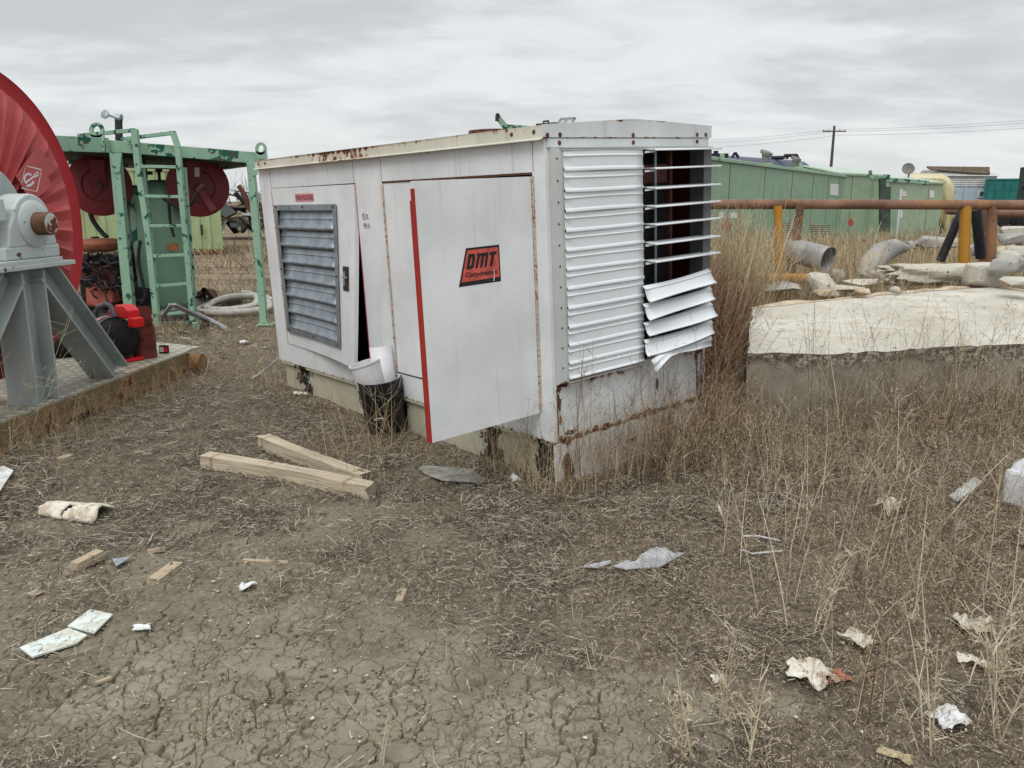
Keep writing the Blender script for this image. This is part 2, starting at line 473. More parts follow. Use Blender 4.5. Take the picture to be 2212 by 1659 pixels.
# --- roof: low ridge, fascia all round, flared lip on the long side
b = MB()
x0, x1 = -GL - .012, .012
for (ya, za, yb, zb) in ((-.018, 1.665, .664, 1.700), (.664, 1.700, GW + .02, 1.670)):
    b.hexa([(x0, ya, za - .012), (x1, ya, za - .012), (x1, yb, zb - .012), (x0, yb, zb - .012)], [(x0, ya, za), (x1, ya, za), (x1, yb, zb), (x0, yb, zb)])
roof = b.build('roof', m_roofp, gen)
b = MB()
b.box(x0, x1 - .003, -.018, -.004, 1.604, 1.6645); b.box(x0, x1 - .003, GW + .004, GW + .018, 1.604, 1.668)
b.hexa([(x0, -.018, 1.604), (x1, -.018, 1.604), (x1, -.044, 1.596), (x0, -.044, 1.596)], [(x0, -.018, 1.600), (x1, -.018, 1.600), (x1, -.044, 1.592), (x0, -.044, 1.592)])
b.build('roof_edge', m_roofp, gen)
b = MB(); b.prism([(x1 - .002, -.018, 1.604), (x1 - .002, GW + .018, 1.604), (x1 - .002, GW + .018, 1.672), (x1 - .002, .664, 1.702), (x1 - .002, -.018, 1.667)], (.006, 0, 0))
b.build('fascia', m_fasc, gen)
b = MB(); b.box(.001, .012, .012, GW - .006, 1.556, 1.600); b.build('end_trim', m_fasc, gen)
for zx, zy in ((500, 225), (597, 222), (1158, 225), (1650, 222), (1717, 222), (592, 285), (1160, 282), (1650, 275)):
    px, py = (1140 + zx * .30741) * .91405, (250 + zy * .30741) * .91405
    up_ = zy < 250
    p = gl(px, py, 0, .016 if up_ else .012)
    MB().lathe([(0, .006), (.008, .006), (.0125, .001), (.0125, -.002)], p, (1, 0, 0), 8).build('bolt', m_rust, gen)
for s in (.055, .23, 3.43, 3.30):
    MB().lathe([(0, .006), (.008, .006), (.0125, 0), (.0125, -.002)], (-s, -.018, 1.635), (0, -1, 0), 8).build('bolt', m_rust, gen)
b = MB(); b.lathe([(0, .03), (.11, .03), (.115, .0), (.13, 0), (.13, -.02)], (-.83, .30, 1.675), (0, 0, 1), 28); b.build('exhaust_collar', m_rust, gen)
l0_, l1_ = gl(1160, 271.5, 2, 1.700), gl(1202, 268, 2, 1.700); b = MB(); b.bar(l0_, l1_, .03, .02); q_ = l0_ * .65 + l1_ * .35; w_ = l0_ * .4 + l1_ * .6; b.tube([q_, q_ + np.array([0, 0, .02]), w_ + np.array([0, 0, .02]), w_], .006, 6); b.build('roof_latch', m_dark, gen)
# --- skid under it
b = MB()
b.box(-3.45, -.02, .03, .06, -.34, -.001); b.box(-3.45, -.02, GW - .06, GW - .03, -.42, -.001); b.box(-3.45, -3.41, .06, GW - .06, -.34, -.001)
b.box(-3.45, -.02, .002, .05, -.34, -.31); b.box(-3.45, -.02, .002, .05, -.02, -.004)
b.build('skid_rail', m_skid, gen)
b = MB(); b.box(-.02, -.003, .012, GW - .004, -.42, -.012); b.build('skid_end_plate', m_skidb, gen)
for a_ in ((.10, -.20, .045, .10, -.003, 20), (.62, -.13, .05, .014, -.003, 22), (1.28, -.12, .03, .06, -.003, 23)): MB().prism(blob(*a_), (.003, 0, 0)).build('rust_patch', m_rust, gen)

# --- left door, stuck at its top corner and sprung outward at the bottom
HX = -3.262
def dpt(u, z, off=0.):
    """u 0..1.33 from the hinge; the door twists: its low free corner stands proud"""
    tw = .098 * (u / 1.33) * max(0, 1 - (z - .168) / 1.267) ** 1.15
    return (HX + u * math.cos(tw), -.002 - u * math.sin(tw) * 1. - off, z - (u / 1.33) * .004)
def door_grid(b, u0, u1, z0, z1, off, n=10, m=10):
    base = len(b.v)
    for i in range(m + 1):
        for j in range(n + 1): b.v.append(dpt(u0 + (u1 - u0) * j / n, z0 + (z1 - z0) * i / m, off))
    for i in range(m):
        for j in range(n): k = base + i * (n + 1) + j; b.f.append((k, k + 1, k + n + 2, k + n + 1))
U0, U1, ZB, ZT = .05, 1.065, .29, 1.295       # louvre opening in the door
b = MB()
for a0, a1, c0, c1 in ((0, U0, .168, 1.435), (U1, 1.33, .168, 1.435), (U0, U1, .168, ZB), (U0, U1, ZT, 1.435)):
    door_grid(b, a0, a1, c0, c1, 0)
for a, c in (((1.33, .168), (1.33, 1.435)), ((0, .168), (1.33, .168)), ((0, 1.435), (1.33, 1.435))):
    for i in range(10):
        q0 = (a[0] + (c[0] - a[0]) * i / 10, a[1] + (c[1] - a[1]) * i / 10); q1 = (a[0] + (c[0] - a[0]) * (i + 1) / 10, a[1] + (c[1] - a[1]) * (i + 1) / 10)
        b.add([dpt(*q0, 0), dpt(*q1, 0), dpt(*q1, -.03), dpt(*q0, -.03)], [(0, 1, 2, 3)])
ldoor = b.build('left_door', m_door, gen, thick=.003)
tag(ldoor, 'left door with grey louvre vent, sprung open at its lower corner')
b = MB()
def strip(b, prof, u0, u1, zc, n=8):
    base = len(b.v); k = len(prof)
    for j in range(n + 1):
        for o_, dz in prof: b.v.append(dpt(u0 + (u1 - u0) * j / n, zc + dz, o_))
    for j in range(n):
        for i in range(k - 1): q = base + j * k + i; b.f.append((q, q + 1, q + k + 1, q + k))
PITCHL = (ZT - .03 - ZB - .03) / 7
for i in range(7):
    zc = ZB + .03 + i * PITCHL
    p_ = PITCHL
    strip(b, [(-.02, p_ * 1.05), (-.012, p_), (-.006, p_ * .62), (.002, p_ * .56), (.003, p_ * .52), (-.002, p_ * .48), (.010, p_ * .12), (.020, p_ * .06), (.021, 0.), (.012, -.012), (.002, -.010)], U0 + .03, U1 - .03, zc)
b.build('louvre', m_galv, ldoor, smooth=50, thick=.002)
b = MB()
fr = .035
for a0, a1, c0, c1 in ((U0 - .012, U0 + fr, ZB - .012, ZT + .012), (U1 - fr, U1 + .012, ZB - .012, ZT + .012), (U0 + fr, U1 - fr, ZB - .012, ZB + .03), (U0 + fr, U1 - fr, ZT - .03, ZT + .012)):
    door_grid(b, a0, a1, c0, c1, .014, 6, 8)
b.build('louvre_frame', m_galv, ldoor, thick=.008)
for u, z in ((.08, 1.29), (.55, 1.29), (1.04, 1.29), (.08, .30), (.55, .296), (1.04, .295), (.055, .8), (1.06, .8)):
    MB().lathe([(0, .008), (.007, .006), (.009, 0)], dpt(u, z, .018), (0, -1, 0), 8).build('rivet', m_rust, ldoor)
# latch
b = MB(); z = .79; u = 1.19
b.add([dpt(u - .045, z - .085, .004), dpt(u + .045, z - .085, .004), dpt(u + .045, z + .085, .004), dpt(u - .045, z + .085, .004)], [(0, 1, 2, 3)])
latch = b.build('latch', m_dark, ldoor, thick=.008)
b = MB(); b.prism([dpt(u - .03, z - .06, .0081), dpt(u + .03, z - .06, .0081), dpt(u + .03, z + .06, .0081), dpt(u - .03, z + .06, .0081)], (0, -.002, 0)); b.build('latch_recess', m_rust, latch)
b = MB(); b.tube([dpt(u, z - .05, .02), dpt(u, z + .05, .02)], .009, 8); b.box(HX + u - .035, HX + u + .03, -.15, -.125, z - .008, z + .012) if False else None
b.tube([dpt(u - .03, z + .01, .018), dpt(u + .032, z + .01, .018)], .008, 8); b.build('latch_handle', m_galv, latch)
# dark return edge seen through the gap
b = MB(); b.box(-1.935, -1.921, .001, .10, .166, 1.438); b.build('door_jamb', m_red, gen)
b = MB(); b.box(-3.44, -.06, .34, .345, .02, 1.55); b.build('inner_shade_panel', m_black, gen)  # black sheet added so the hollow interior reads as dark


def text_mesh(txt, bold=0., res=3):
    """outline font -> (verts 2d, faces), unit height"""
    cu = bpy.data.curves.new('txt', 'FONT'); cu.body = txt; cu.resolution_u = res; cu.offset = bold
    o = bpy.data.objects.new('txt', cu); COL.objects.link(o)
    dg = bpy.context.evaluated_depsgraph_get(); me = o.evaluated_get(dg).to_mesh()
    v = np.array([x.co[:2] for x in me.vertices]); f = [tuple(p.vertices) for p in me.polygons]
    o.evaluated_get(dg).to_mesh_clear(); bpy.data.objects.remove(o); bpy.data.curves.remove(cu)
    return v, f
m_ink = plain('black_ink', (.012, .012, .013), .2, 30, .5)
m_sign = plain('pink_sign', (.62, .20, .22), .15, 30, .5)
m_sred = plain('sticker_red', (.50, .085, .065), .28, 24, .45)
m_wh = plain('white_vinyl', (.7, .7, .7), .1, 30, .5)

# warning sign on the left door
sx0, sx1, sz0, sz1 = .415, .720, 1.330, 1.388
b = MB(); b.add([dpt(sx0, sz0, .003), dpt(sx1, sz0, .003), dpt(sx1, sz1, .003), dpt(sx0, sz1, .003)], [(0, 1, 2, 3)])
sg = b.build('warning_sign', m_sign, ldoor, thick=.0015)
v, f = text_mesh('HIGH VOLTAGE', .004); v -= v.min(0); v /= v.max(0)
MB().add([dpt(sx0 + .012 + a * (sx1 - sx0 - .024), sz0 + .012 + c * (sz1 - sz0 - .024), .0052) for a, c in v], f).build('lettering', m_ink, sg)

# --- middle panel markings: small round emblem, three lines of print, a number
b = MB()
cx, cz = -1.845, 1.215
b.add(*(lambda pr: (pr.v, pr.f))(MB().lathe([(.017, 0), (.021, 0)], (0, 0, 0), (0, 0, 1), 24)))
b.v = [(cx + x * .8, -.0016, cz + y * 1.15) for x, y, _ in b.v]
for k, (dx, dz, wd, hh) in enumerate(((-.006, .004, .010, .006), (-.004, -.004, .012, .004), (-.005, -.012, .008, .005), (-.003, .012, .006, .004))):
    b.add([(cx + dx, -.0016, cz + dz), (cx + dx + wd, -.0016, cz + dz), (cx + dx + wd, -.0016, cz + dz + hh), (cx + dx, -.0016, cz + dz + hh)], [(0, 1, 2, 3)])
for i, wd in enumerate((.036, .028, .038)):
    zz = cz + .010 - i * .012; b.add([(cx + .026, -.0016, zz), (cx + .026 + wd, -.0016, zz - .002), (cx + .026 + wd, -.0016, zz + .003), (cx + .026, -.0016, zz + .005)], [(0, 1, 2, 3)])
b.add([(cx - .008, -.0016, cz - .076), (cx + .07, -.0016, cz - .079), (cx + .07, -.0016, cz - .077), (cx - .008, -.0016, cz - .074)], [(0, 1, 2, 3)])
v, f = text_mesh('9786-136', 0); v -= v.min(0); v /= v.max(0)
b.add([(cx - .014 + a * .085, -.0016, cz - .070 + c * .026) for a, c in v], f)
b.build('printed_marking', m_ink, gen)

# --- the narrow closed leaf and the wide open leaf
b = MB(); b.box(-1.568, -.845, .002, .030, .172, 1.428); b.build('closed_door_leaf', m_door, gen, bevel=.002)
XO = -.1
odoor = MB().box(XO - .004, XO, -.724, -.012, .155, 1.419).box(XO - .034, XO - .004, -.724, -.718, .155, 1.419).box(XO - .034, XO - .004, -.716, -.012, .155, .160).box(XO - .034, XO - .004, -.716, -.012, 1.414, 1.419).build('open_door_leaf', m_door, gen)
tag(odoor, 'wide door leaf swung fully open with a red and black company decal')
b = MB(); b.box(XO - .036, XO - .0045, -.7275, -.7245, .15, 1.385); b.box(XO - .048, XO - .0365, -.7275, -.7245, .15, 1.33)
b.box(XO - .048, XO - .045, -.7244, -.715, .15, 1.33); b.build('red_door_edge', m_red, odoor)
def hinge(x, z0, z1, par, y=-.004):
    b = MB(); n = int((z1 - z0) / .028)
    for i in range(n):
        za = z0 + (z1 - z0) * i / n; b.tube([(x, y, za), (x, y, za + (z1 - z0) / n - .006)], .0062, 8)
    b.tube([(x, y, z0), (x, y, z1)], .0035, 6)
    b.box(x - .011, x + .011, y + .001, y + .003, z0, z1)
    return b.build('hinge', m_hinge, par)
hinge(-.098, .165, 1.42, gen); hinge(-1.573, .172, 1.42, gen); hinge(-3.266, .17, 1.43, gen)
for a_ in ((-1.575, -.10, -.002, .004, 1.4285, 1.4385), (-1.575, -.84, -.002, .004, .1655, .1715), (-3.26, -1.93, -.0015, .004, 1.436, 1.4395), (-3.26, -1.93, .0, .004, .1645, .1675)): MB().box(*a_).build('door_gap', m_rust, gen)
# decal: traced in its own picture, laid on the door
def dec(zx, zy, off): return tuple(gl((1070 + zx * .07234) * .91405, (570 + zy * .07234) * .91405, 0, XO + off))
b = MB(); b.add([dec(*p, .001) for p in ((430, 230), (1515, 110), (1575, 1305), (200, 1505))], [(0, 1, 2, 3)]); decal = b.build('company_decal', m_ink, odoor)
b = MB(); b.add([dec(*p, .0016) for p in ((470, 300), (1480, 190), (1532, 1165), (285, 1352))], [(0, 1, 2, 3)]); b.build('decal_field', m_sred, decal)
Dg = [(520, 420), (690, 405), (728, 440), (735, 520), (715, 700), (690, 850), (650, 895), (600, 912), (442, 925)]; Dh = [(592, 535), (635, 535), (640, 580), (610, 780), (585, 808), (545, 812)]
b = MB()
outer = [(520, 420), (690, 405), (728, 440), (735, 520), (690, 850), (600, 912), (442, 925)]; inner = [(592, 535), (630, 532), (640, 560), (640, 590), (608, 790), (575, 810), (545, 812)]
n = 7; vs = [dec(*p, .0022) for p in outer + inner]; b.add(vs, [(i, (i + 1) % n, (i + 1) % n + n, i + n) for i in range(n)])
for poly in ([(790, 395), (885, 385), (905, 410), (960, 375), (1010, 372), (1040, 400), (1095, 360), (1140, 352), (1170, 400), (1165, 470), (1080, 490), (1055, 478), (1030, 500), (940, 515), (925, 485), (905, 485), (880, 515), (800, 530)],
             [(800, 530), (880, 515), (812, 880), (733, 887)], [(1030, 500), (940, 515), (885, 872), (965, 862)], [(1080, 490), (1165, 470), (1105, 842), (1027, 855)],
             [(1215, 350), (1440, 318), (1425, 432), (1365, 440), (1295, 820), (1210, 828), (1260, 455), (1200, 460)]):
    b.add([dec(*p, .0022) for p in poly], [tuple(range(len(poly)))])
b.build('decal_initials', m_ink, decal)
v, f = text_mesh('Corporation', .03); v -= v.min(0); v[:, 0] /= v[:, 0].max()
ybase = v[:, 1].copy(); asc = ybase.max(); p0 = .21 * asc / .93
v2 = []
for a, c in v:
    t = (c - p0) / (asc - p0); px = 420 + a * 1035; py = (1192 - 128 * a) - t * (168 - a * 14); v2.append(dec(px, py, .0022))
MB().add(v2, f).build('decal_name', m_ink, decal)
MB().add([dec(*p, .0024) for p in ((1338, 900), (1352, 900), (1368, 1150), (1358, 1305), (1330, 1300), (1345, 1120))], [(0, 1, 2, 3, 4, 5)]).build('decal_scratch', m_wh, decal)

# --- shutters on the end
D_ = .062
b = MB()      # frame: the left cheek is a box side, top and bottom trim, right jamb
b.hexa([(.002, .026, .318), (.002, .026, 1.556), (D_ - .004, .052, 1.552), (D_ - .004, .052, .352)], [(.002, .034, .318), (.002, .034, 1.556), (D_ - .004, .060, 1.552), (D_ - .004, .060, .352)])
b.box(D_ - .004, D_, .052, .068, .345, 1.552)
b.hexa([(.002, .04, 1.553), (.002, 1.30, 1.553), (D_ + .004, 1.29, 1.545), (D_ + .004, .055, 1.545)], [(.002, .04, 1.5555), (.002, 1.30, 1.5555), (D_ + .008, 1.29, 1.549), (D_ + .008, .05, 1.549)])
b.box(D_ + .001, D_ + .006, .055, 1.29, 1.538, 1.545)
b.box(.002, D_, .068, .67, .335, .343)
fr = b.build('shutter_frame', m_frame, gen)
b = MB(); b.box(-.04, D_, 1.212, 1.222, .335, 1.544); b.box(D_ - .003, D_ - .0001, 1.2221, 1.285, .34, 1.544); b.box(-.001, D_ - .0031, 1.279, 1.285, .34, 1.544); b.build('shutter_jamb', plain('jamb_grey', (.15, .155, .16), .2, 9, .5, .4), gen)
for z in (1.47, .98, .43):
    MB().lathe([(0, .005), (.007, .004), (.010, 0)], (.012, .040, z), (.7, -.7, 0), 8).build('bolt', m_rust, gen)
for i in range(11):
    MB().lathe([(0, .003), (.004, .002), (.005, 0)], (.044, .042, 1.50 - i * .108), (.7, -.7, 0), 6).build('rivet', m_dark, gen)
PR = [(-.003, .1035), (.001, .101), (.0015, .080), (.0055, .076), (.0058, .073), (.0015, .069), (.002, .020), (.0065, .016), (.0095, .010), (.009, .002), (.003, -.002), (-.005, -.002)]
SB = (1.435, 1.331, 1.230, 1.131, 1.031, .932, .832, .730, .628, .531, .433, .353)
for i in range(12):
    z0 = SB[i]; zk = ((SB[i - 1] if i else 1.540) - z0) / .1035
    b = MB(); nseg = 8; k = len(PR); r_ = random.Random(i); sag = r_.uniform(-.003, .003)
    for j in range(nseg + 1):
        t = j / nseg; y = .067 + (.667 - .067) * t
        for a, c in PR: b.v.append((D_ + a + .002 * math.sin(t * 3 + i), y, z0 + c * zk + sag * math.sin(t * math.pi) - (.004 if i == 5 else 0) * t))
    for j in range(nseg):
        for q in range(k - 1): o_ = j * k + q; b.f.append((o_, o_ + 1, o_ + k + 1, o_ + k))
    sl = b.build('shutter_slat', m_alu, gen, smooth=35, thick=.0016)
    sl['label'] = 'closed white shutter slat'
# open slats
for i in range(7):
    z = 1.537 - i * .1015; tl = .003 * math.sin(i * 2.1)
    b = MB(); x0, x1 = .035, .125
    for y in (.700, 1.300):
        zz = z + (y - .7) * .004
        b.v += [(x0, y, zz + .004), (x0 + .012, y, zz + .002), (x0 + .05, y, zz - .001 + tl), (x1 - .018, y, zz - .004 + tl), (x1 - .012, y, zz + .001 + tl), (x1 - .002, y, zz - .002 + tl), (x1, y, zz - .009 + tl)]
    b.f += [(q, q + 1, q + 8, q + 7) for q in range(6)]
    sl = b.build('shutter_slat', m_alu, gen, smooth=35, thick=.002); sl['label'] = 'shutter slat turned open flat'
    b2 = MB(); b2.hexa([(.062, .684, z - .020), (.080, .684, z - .018), (.080, .745, z - .016), (.062, .755, z - .016)], [(.062, .684, z - .008), (.080, .684, z - .008), (.080, .755, z - .005), (.062, .765, z - .005)]); b2.build('slat_clip', m_alu, sl)
# bent slats
def z5(x, y): return (1140 + x * .30741) * .91405, (250 + y * .30741) * .91405
def z6(x, y): return (1140 + x * .30741) * .91405, (650 + y * .30741) * .91405
bent = [(z5(1232, 1385), z5(1735, 1250), z5(1800, 1360), z5(1280, 1518)), (z6(1232, 222), z6(1748, 88), z6(1780, 182), z6(1272, 362)), (z6(1236, 368), z6(1750, 203), z6(1798, 315), z6(1278, 482)),
        (z6(1240, 498), z6(1757, 343), z6(1782, 455), z6(1268, 634))]
for i, (TL, TR, BR, BL) in enumerate(bent):
    b = MB(); n = 10; prof = [(0, 0.), (.12, .004), (.2, .012), (.26, .004), (.75, .001), (.86, .006), (.93, .013), (1.0, .006)]
    tl, tr, br, bl = gl(*TL, 0, D_ + .012), gl(*TR, 0, D_ + .012), gl(*BR, 0, D_ + .052), gl(*BL, 0, D_ + .052)
    for j in range(n + 1):
        t = j / n; a, c = tl * (1 - t) + tr * t, bl * (1 - t) + br * t
        for v_, o_ in prof:
            p = a * (1 - v_) + c * v_; b.v.append((p[0] + o_ + .006 * math.sin(t * 5 + i * 1.7) * v_, p[1], p[2] + .006 * math.sin(t * 4 + i) * v_ - .010 * math.sin(t * math.pi) * (1 - v_)))
    k = len(prof)
    for j in range(n):
        for q in range(k - 1): o_ = j * k + q; b.f.append((o_, o_ + 1, o_ + k + 1, o_ + k))
    sl = b.build('shutter_slat', m_alu, gen, smooth=35, thick=.0018); sl['label'] = 'bent white shutter slat'
b = MB(); top_px = [z6(1250, 640), z6(1320, 600), z6(1430, 560), z6(1540, 520), z6(1650, 490), z6(1757, 470)]; bot_px = [z6(1333, 754), z6(1385, 690), z6(1440, 630), z6(1500, 603), z6(1620, 585), z6(1757, 548)]
b = MB(); top_px = [z6(1298, 655), z6(1350, 610), z6(1420, 575), z6(1500, 545), z6(1640, 505), z6(1757, 468)]
for k_, (a, c) in enumerate(zip(top_px, bot_px)):
    A_, B_ = gl(*a, 0, D_ + .03 + .02 * (k_ < 2)), gl(*c, 0, D_ + .045 + .03 * (k_ < 3))
    for v_, o_ in ((0, 0), (.25, .006), (.33, .012), (.4, .005), (.75, .0), (.9, .01), (1, .002)): p = A_ * (1 - v_) + B_ * v_; b.v.append((p[0] + o_, p[1], p[2]))
for j in range(5):
    for q in range(6): o_ = j * 7 + q; b.f.append((o_, o_ + 1, o_ + 8, o_ + 7))
b.build('shutter_slat', m_alu, gen, smooth=40, thick=.0018)['label'] = 'lowest shutter slat curled down at one end'
# what shows behind the open slats
b = MB(); b.box(-.09, -.075, .69, 1.04, 1.355, 1.46); b.box(-.10, -.07, 1.06, 1.085, .34, 1.54); b.build('radiator_frame', m_redm, gen)
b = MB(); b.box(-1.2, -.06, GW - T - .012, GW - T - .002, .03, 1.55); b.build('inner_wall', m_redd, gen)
b = MB(); b.box(-.055, -.045, .895, .912, .34, 1.54); b.box(-.02, D_ - .01, .669, .674, .335, 1.54); b.build('shutter_post', m_galv, gen)
b = MB()
for i in range(36):
    for sg_ in (-1, 1):
        z = .30 + i * .036; zz0, zz1 = z - .42 * sg_, z + .42 * sg_; lo, hi = .345, 1.35; dz = zz1 - zz0
        ta, tb = sorted(((lo - zz0) / dz, (hi - zz0) / dz)); t0, t1 = max(0, ta), min(1, tb)
        if t1 - t0 < .02: continue
        b.bar((-.065, .675 + .375 * t0, zz0 + dz * t0), (-.065, .675 + .375 * t1, zz0 + dz * t1), .0018, .0012, (1, 0, 0))
b.build('expanded_mesh', m_dark, gen)
b = MB(); b.box(-.19, -.17, .06, 1.14, .34, 1.55); b.box(-.169, -.06, .06, 1.25, .335, .345); b.box(-1.2, -.06, .06, GW - T - .02, 1.551, 1.556); b.build('radiator_and_shade_liner', m_black, gen)  # radiator core with black liners, painting the interior's shade behind the slats
b = MB(); b.box(-.045, -.035, .056, .668, .335, 1.54); b.build('shutter_shade_backing', m_black, gen)  # black sheet stands for the shade behind the closed slats


# ================================================================== RED SPOOL ON ITS GREY STAND AND SKID
m_grey = paint('grey_machine_paint', (.36, .405, .40), chips=.02, chip_scale=16, under=(.05, .035, .025), dirt=.45, rough=.5, streak=.15)
m_greyb = paint('bearing_paint', (.50, .56, .55), chips=.085, chip_scale=9, under=(.09, .04, .02), dirt=.3, rough=.45)
m_spool = paint('spool_red', (.50, .085, .085), chips=-.10, chip_scale=20, under=(.10, .02, .02), dirt=.35, rough=.5, var=.12)
m_spool2 = paint('spool_rim_red', (.42, .018, .024), chips=-.10, chip_scale=20, under=(.05, .01, .01), dirt=.3, rough=.4)
def deckfn(N):
    x, y, z = N.xyz()
    u = (x + y) * 26.; v = (x - y) * 26.
    a = ((u.fract() - .5).abs() * 2.).inv() * ((v.fract() - .5).abs() * 3.2)._m('MULTIPLY', 1., clamp=True)
    lug = ((x * 30.).sin() * (y * 30.).sin()).abs().step(.55, .8)
    n = N.noise(3, 6, .65); n2 = N.noise(30, 5)
    c = N.mix(n.step(.4, .62), (.34, .34, .27), (.45, .44, .36))
    c = N.mix((n2 * .6 + N.noise(1.6, 4) * .5).step(.52, .66) * .75, c, (.20, .12, .05))
    c = N.mix(lug * .55, c, (.55, .54, .46)); c = N.mix(lug.inv() * .25, c, (.16, .13, .09))
    return dict(color=c, bump=N.bump(lug + n2 * .2, 1., .008), rough=.6)
m_deck = material('checker_plate', deckfn)
m_beam = paint('beam_rusty', (.19, .13, .06), chips=.10, chip_scale=5, dirt=.9, rough=.75, rustz=[(2, .0, .12, .12)], streak=.6)
m_ochre = plain('ochre_rust', (.20, .105, .035), .45, 12, .8)

SP = empty('cable_spool_skid', (-3.04, 6.0, 0), 'big red steel spool turning in a grey stand on a rusty checker plate skid', 'cable spool', rz=-math.atan(.09))
b = MB(); b.prism([(-2.6, -3.4, .205), (0, -3.4, .205), (0, 1.27, .205), (-.03, 1.42, .205), (.03, 1.50, .205), (-.5, 1.72, .205), (-2.6, 1.72, .205)], (0, 0, .014)); b.build('deck', m_deck, SP)
b = MB(); b.box(-.012, 0, -3.4, 1.25, -.06, .2045); b.box(-.10, -.0121, -3.4, 1.25, .190, .2045); b.box(-.10, -.0121, -3.4, 1.25, -.06, -.03); b.box(-2.6, -2.5, -3.4, 1.7, -.06, .204); b.box(-2.49, -.101, 1.15, 1.25, -.06, .204)
b.build('beam', m_beam, SP)
b = MB(); b.prism(blob(-.62 + .3, .045, .22, .030, .0005, 31), (.0015, 0, 0)); b.build('forklift_slot', m_black, SP)
b = MB(); b.tube([(-.5, 1.36, .10), (-.02, 1.345, .10), (.10, 1.34, .10)], .085, 20); b.build('cross_pipe', m_ochre, SP, smooth=40)
YC, ZC, RS = -.56, 1.40, 1.03
b = MB(); b.ibeam((-.125, YC - .08, .219), (-.125, YC - .08, 1.10), .21, .23, (0, 1, 0), .016); b.build('column', m_grey, SP, bevel=.003)
b = MB(); b.ibeam((-.125, .28, .21), (-.125, -.49, 1.10), .21, .20, (0, .6, .8), .016); b.build('brace', m_grey, SP, bevel=.003)
b = MB(); b.ibeam((-.125, -1.60, .21), (-.125, -.80, 1.10), .21, .20, (0, -.6, .8), .016); b.build('brace', m_grey, SP, bevel=.003)
b = MB(); b.box(-.25, .02, -1.12, -.24, 1.115, 1.145); b.box(-.24, .01, -.98, -.36, 1.145, 1.175); b.build('top_plate', m_greyb, SP, bevel=.004)
b = MB()
n = 20; prof = []
b.box(-.20, -.03, YC - .30, YC + .24, 1.176, 1.26)
poly = [(-.03, YC + .22, 1.255), (-.03, YC + .20, 1.36)] + [(-.03, YC + .19 * math.cos(math.pi * i / 12), ZC + .19 * math.sin(math.pi * i / 12)) for i in range(1, 12)] + [(-.03, YC - .23, 1.38), (-.03, YC - .26, 1.255)]
b.prism(poly, (-.16, 0, 0)); b.build('bearing_block', m_greyb, SP, bevel=.012)
b = MB(); b.lathe([(.155, -.03), (.15, .0), (.115, .018), (.0, .02)], (-.02, YC, ZC), (1, 0, 0), 36); b.build('bearing_cover', m_greyb, SP, smooth=30)
b = MB(); b.box(-.14, -.05, YC - .40, YC - .22, 1.42, 1.56); b.build('bearing_cap', m_greyb, SP, bevel=.01)
m_shaft = paint('shaft_end', (.5, .55, .55), chips=.17, chip_scale=9, dirt=.4)
b = MB(); b.lathe([(.074, -.05), (.074, .085), (.068, .092)], (0, YC, ZC), (1, 0, 0), 32); b.build('shaft', plain('brown_shaft', (.115, .055, .028), .4, 16, .8), SP, smooth=40)
b = MB(); b.lathe([(.068, .092), (.0, .0925)], (0, YC, ZC), (1, 0, 0), 32); b.build('shaft_face', m_shaft, SP)
b = MB(); b.lathe([(.0, .02), (.33, .0), (.345, -.01), (.345, -.04), (.0, -.04)], (-.28, YC - .06, ZC + .03), (1, 0, 0), 48); b.build('hub_disc', m_grey, SP, smooth=30)
for y, z in ((YC + .215, 1.44), (YC + .235, 1.275), (YC - .285, 1.275)):
    b = MB(); b.lathe([(0, .03), (.022, .03), (.022, 0)], (-.11, y - .0, z), (0, 0, 1), 6); b.build('bolt', m_rust, SP)
# flange: pressed sheet with raised radial folds, plain rim outside
XF = -.37
nt_, nr_ = 40 * 12, 16
rads = [.14, .22, .30, .36, .45, .55, .65, .74, .84, .90, .93]
b = MB()
NR = 34
for i in range(nt_):
    th = 2 * math.pi * i / nt_; ph = (th * NR / (2 * math.pi)) % 1
    saw = (ph / .55) if ph < .55 else (1 - (ph - .55) / .12 if ph < .67 else 0)
    for r_ in rads:
        k_ = .055 * (1 if r_ < .86 else max(0, (.93 - r_) / .06)) * (1 if r_ > .2 else 0)
        b.v.append((XF + saw * k_, YC + r_ * math.cos(th), ZC + r_ * math.sin(th)))
k = len(rads)
for i in range(nt_):
    j = (i + 1) % nt_
    for q in range(k - 1): b.f.append((i * k + q, j * k + q, j * k + q + 1, i * k + q + 1))
fl = b.build('flange', m_spool, SP, smooth=28)
b = MB(); b.lathe([(.925, -.004), (RS - .01, .010), (RS, .018), (RS + .004, .012), (RS + .004, -.06), (RS - .01, -.065), (.3, -.07)], (XF, YC, ZC), (1, 0, 0), 120); b.build('flange_rim', m_spool2, SP, smooth=35)
b = MB(); b.lathe([(.45, 0), (.45, -1.3)], (XF - .07, YC, ZC), (1, 0, 0), 48); b.build('drum', m_spool2, SP, smooth=40)
b = MB(); b.lathe([(.44, 0), (RS, 0), (RS, -.07), (.44, -.07)], (XF - 1.37, YC, ZC), (1, 0, 0), 90); b.build('rear_flange', m_spool2, SP, smooth=40)
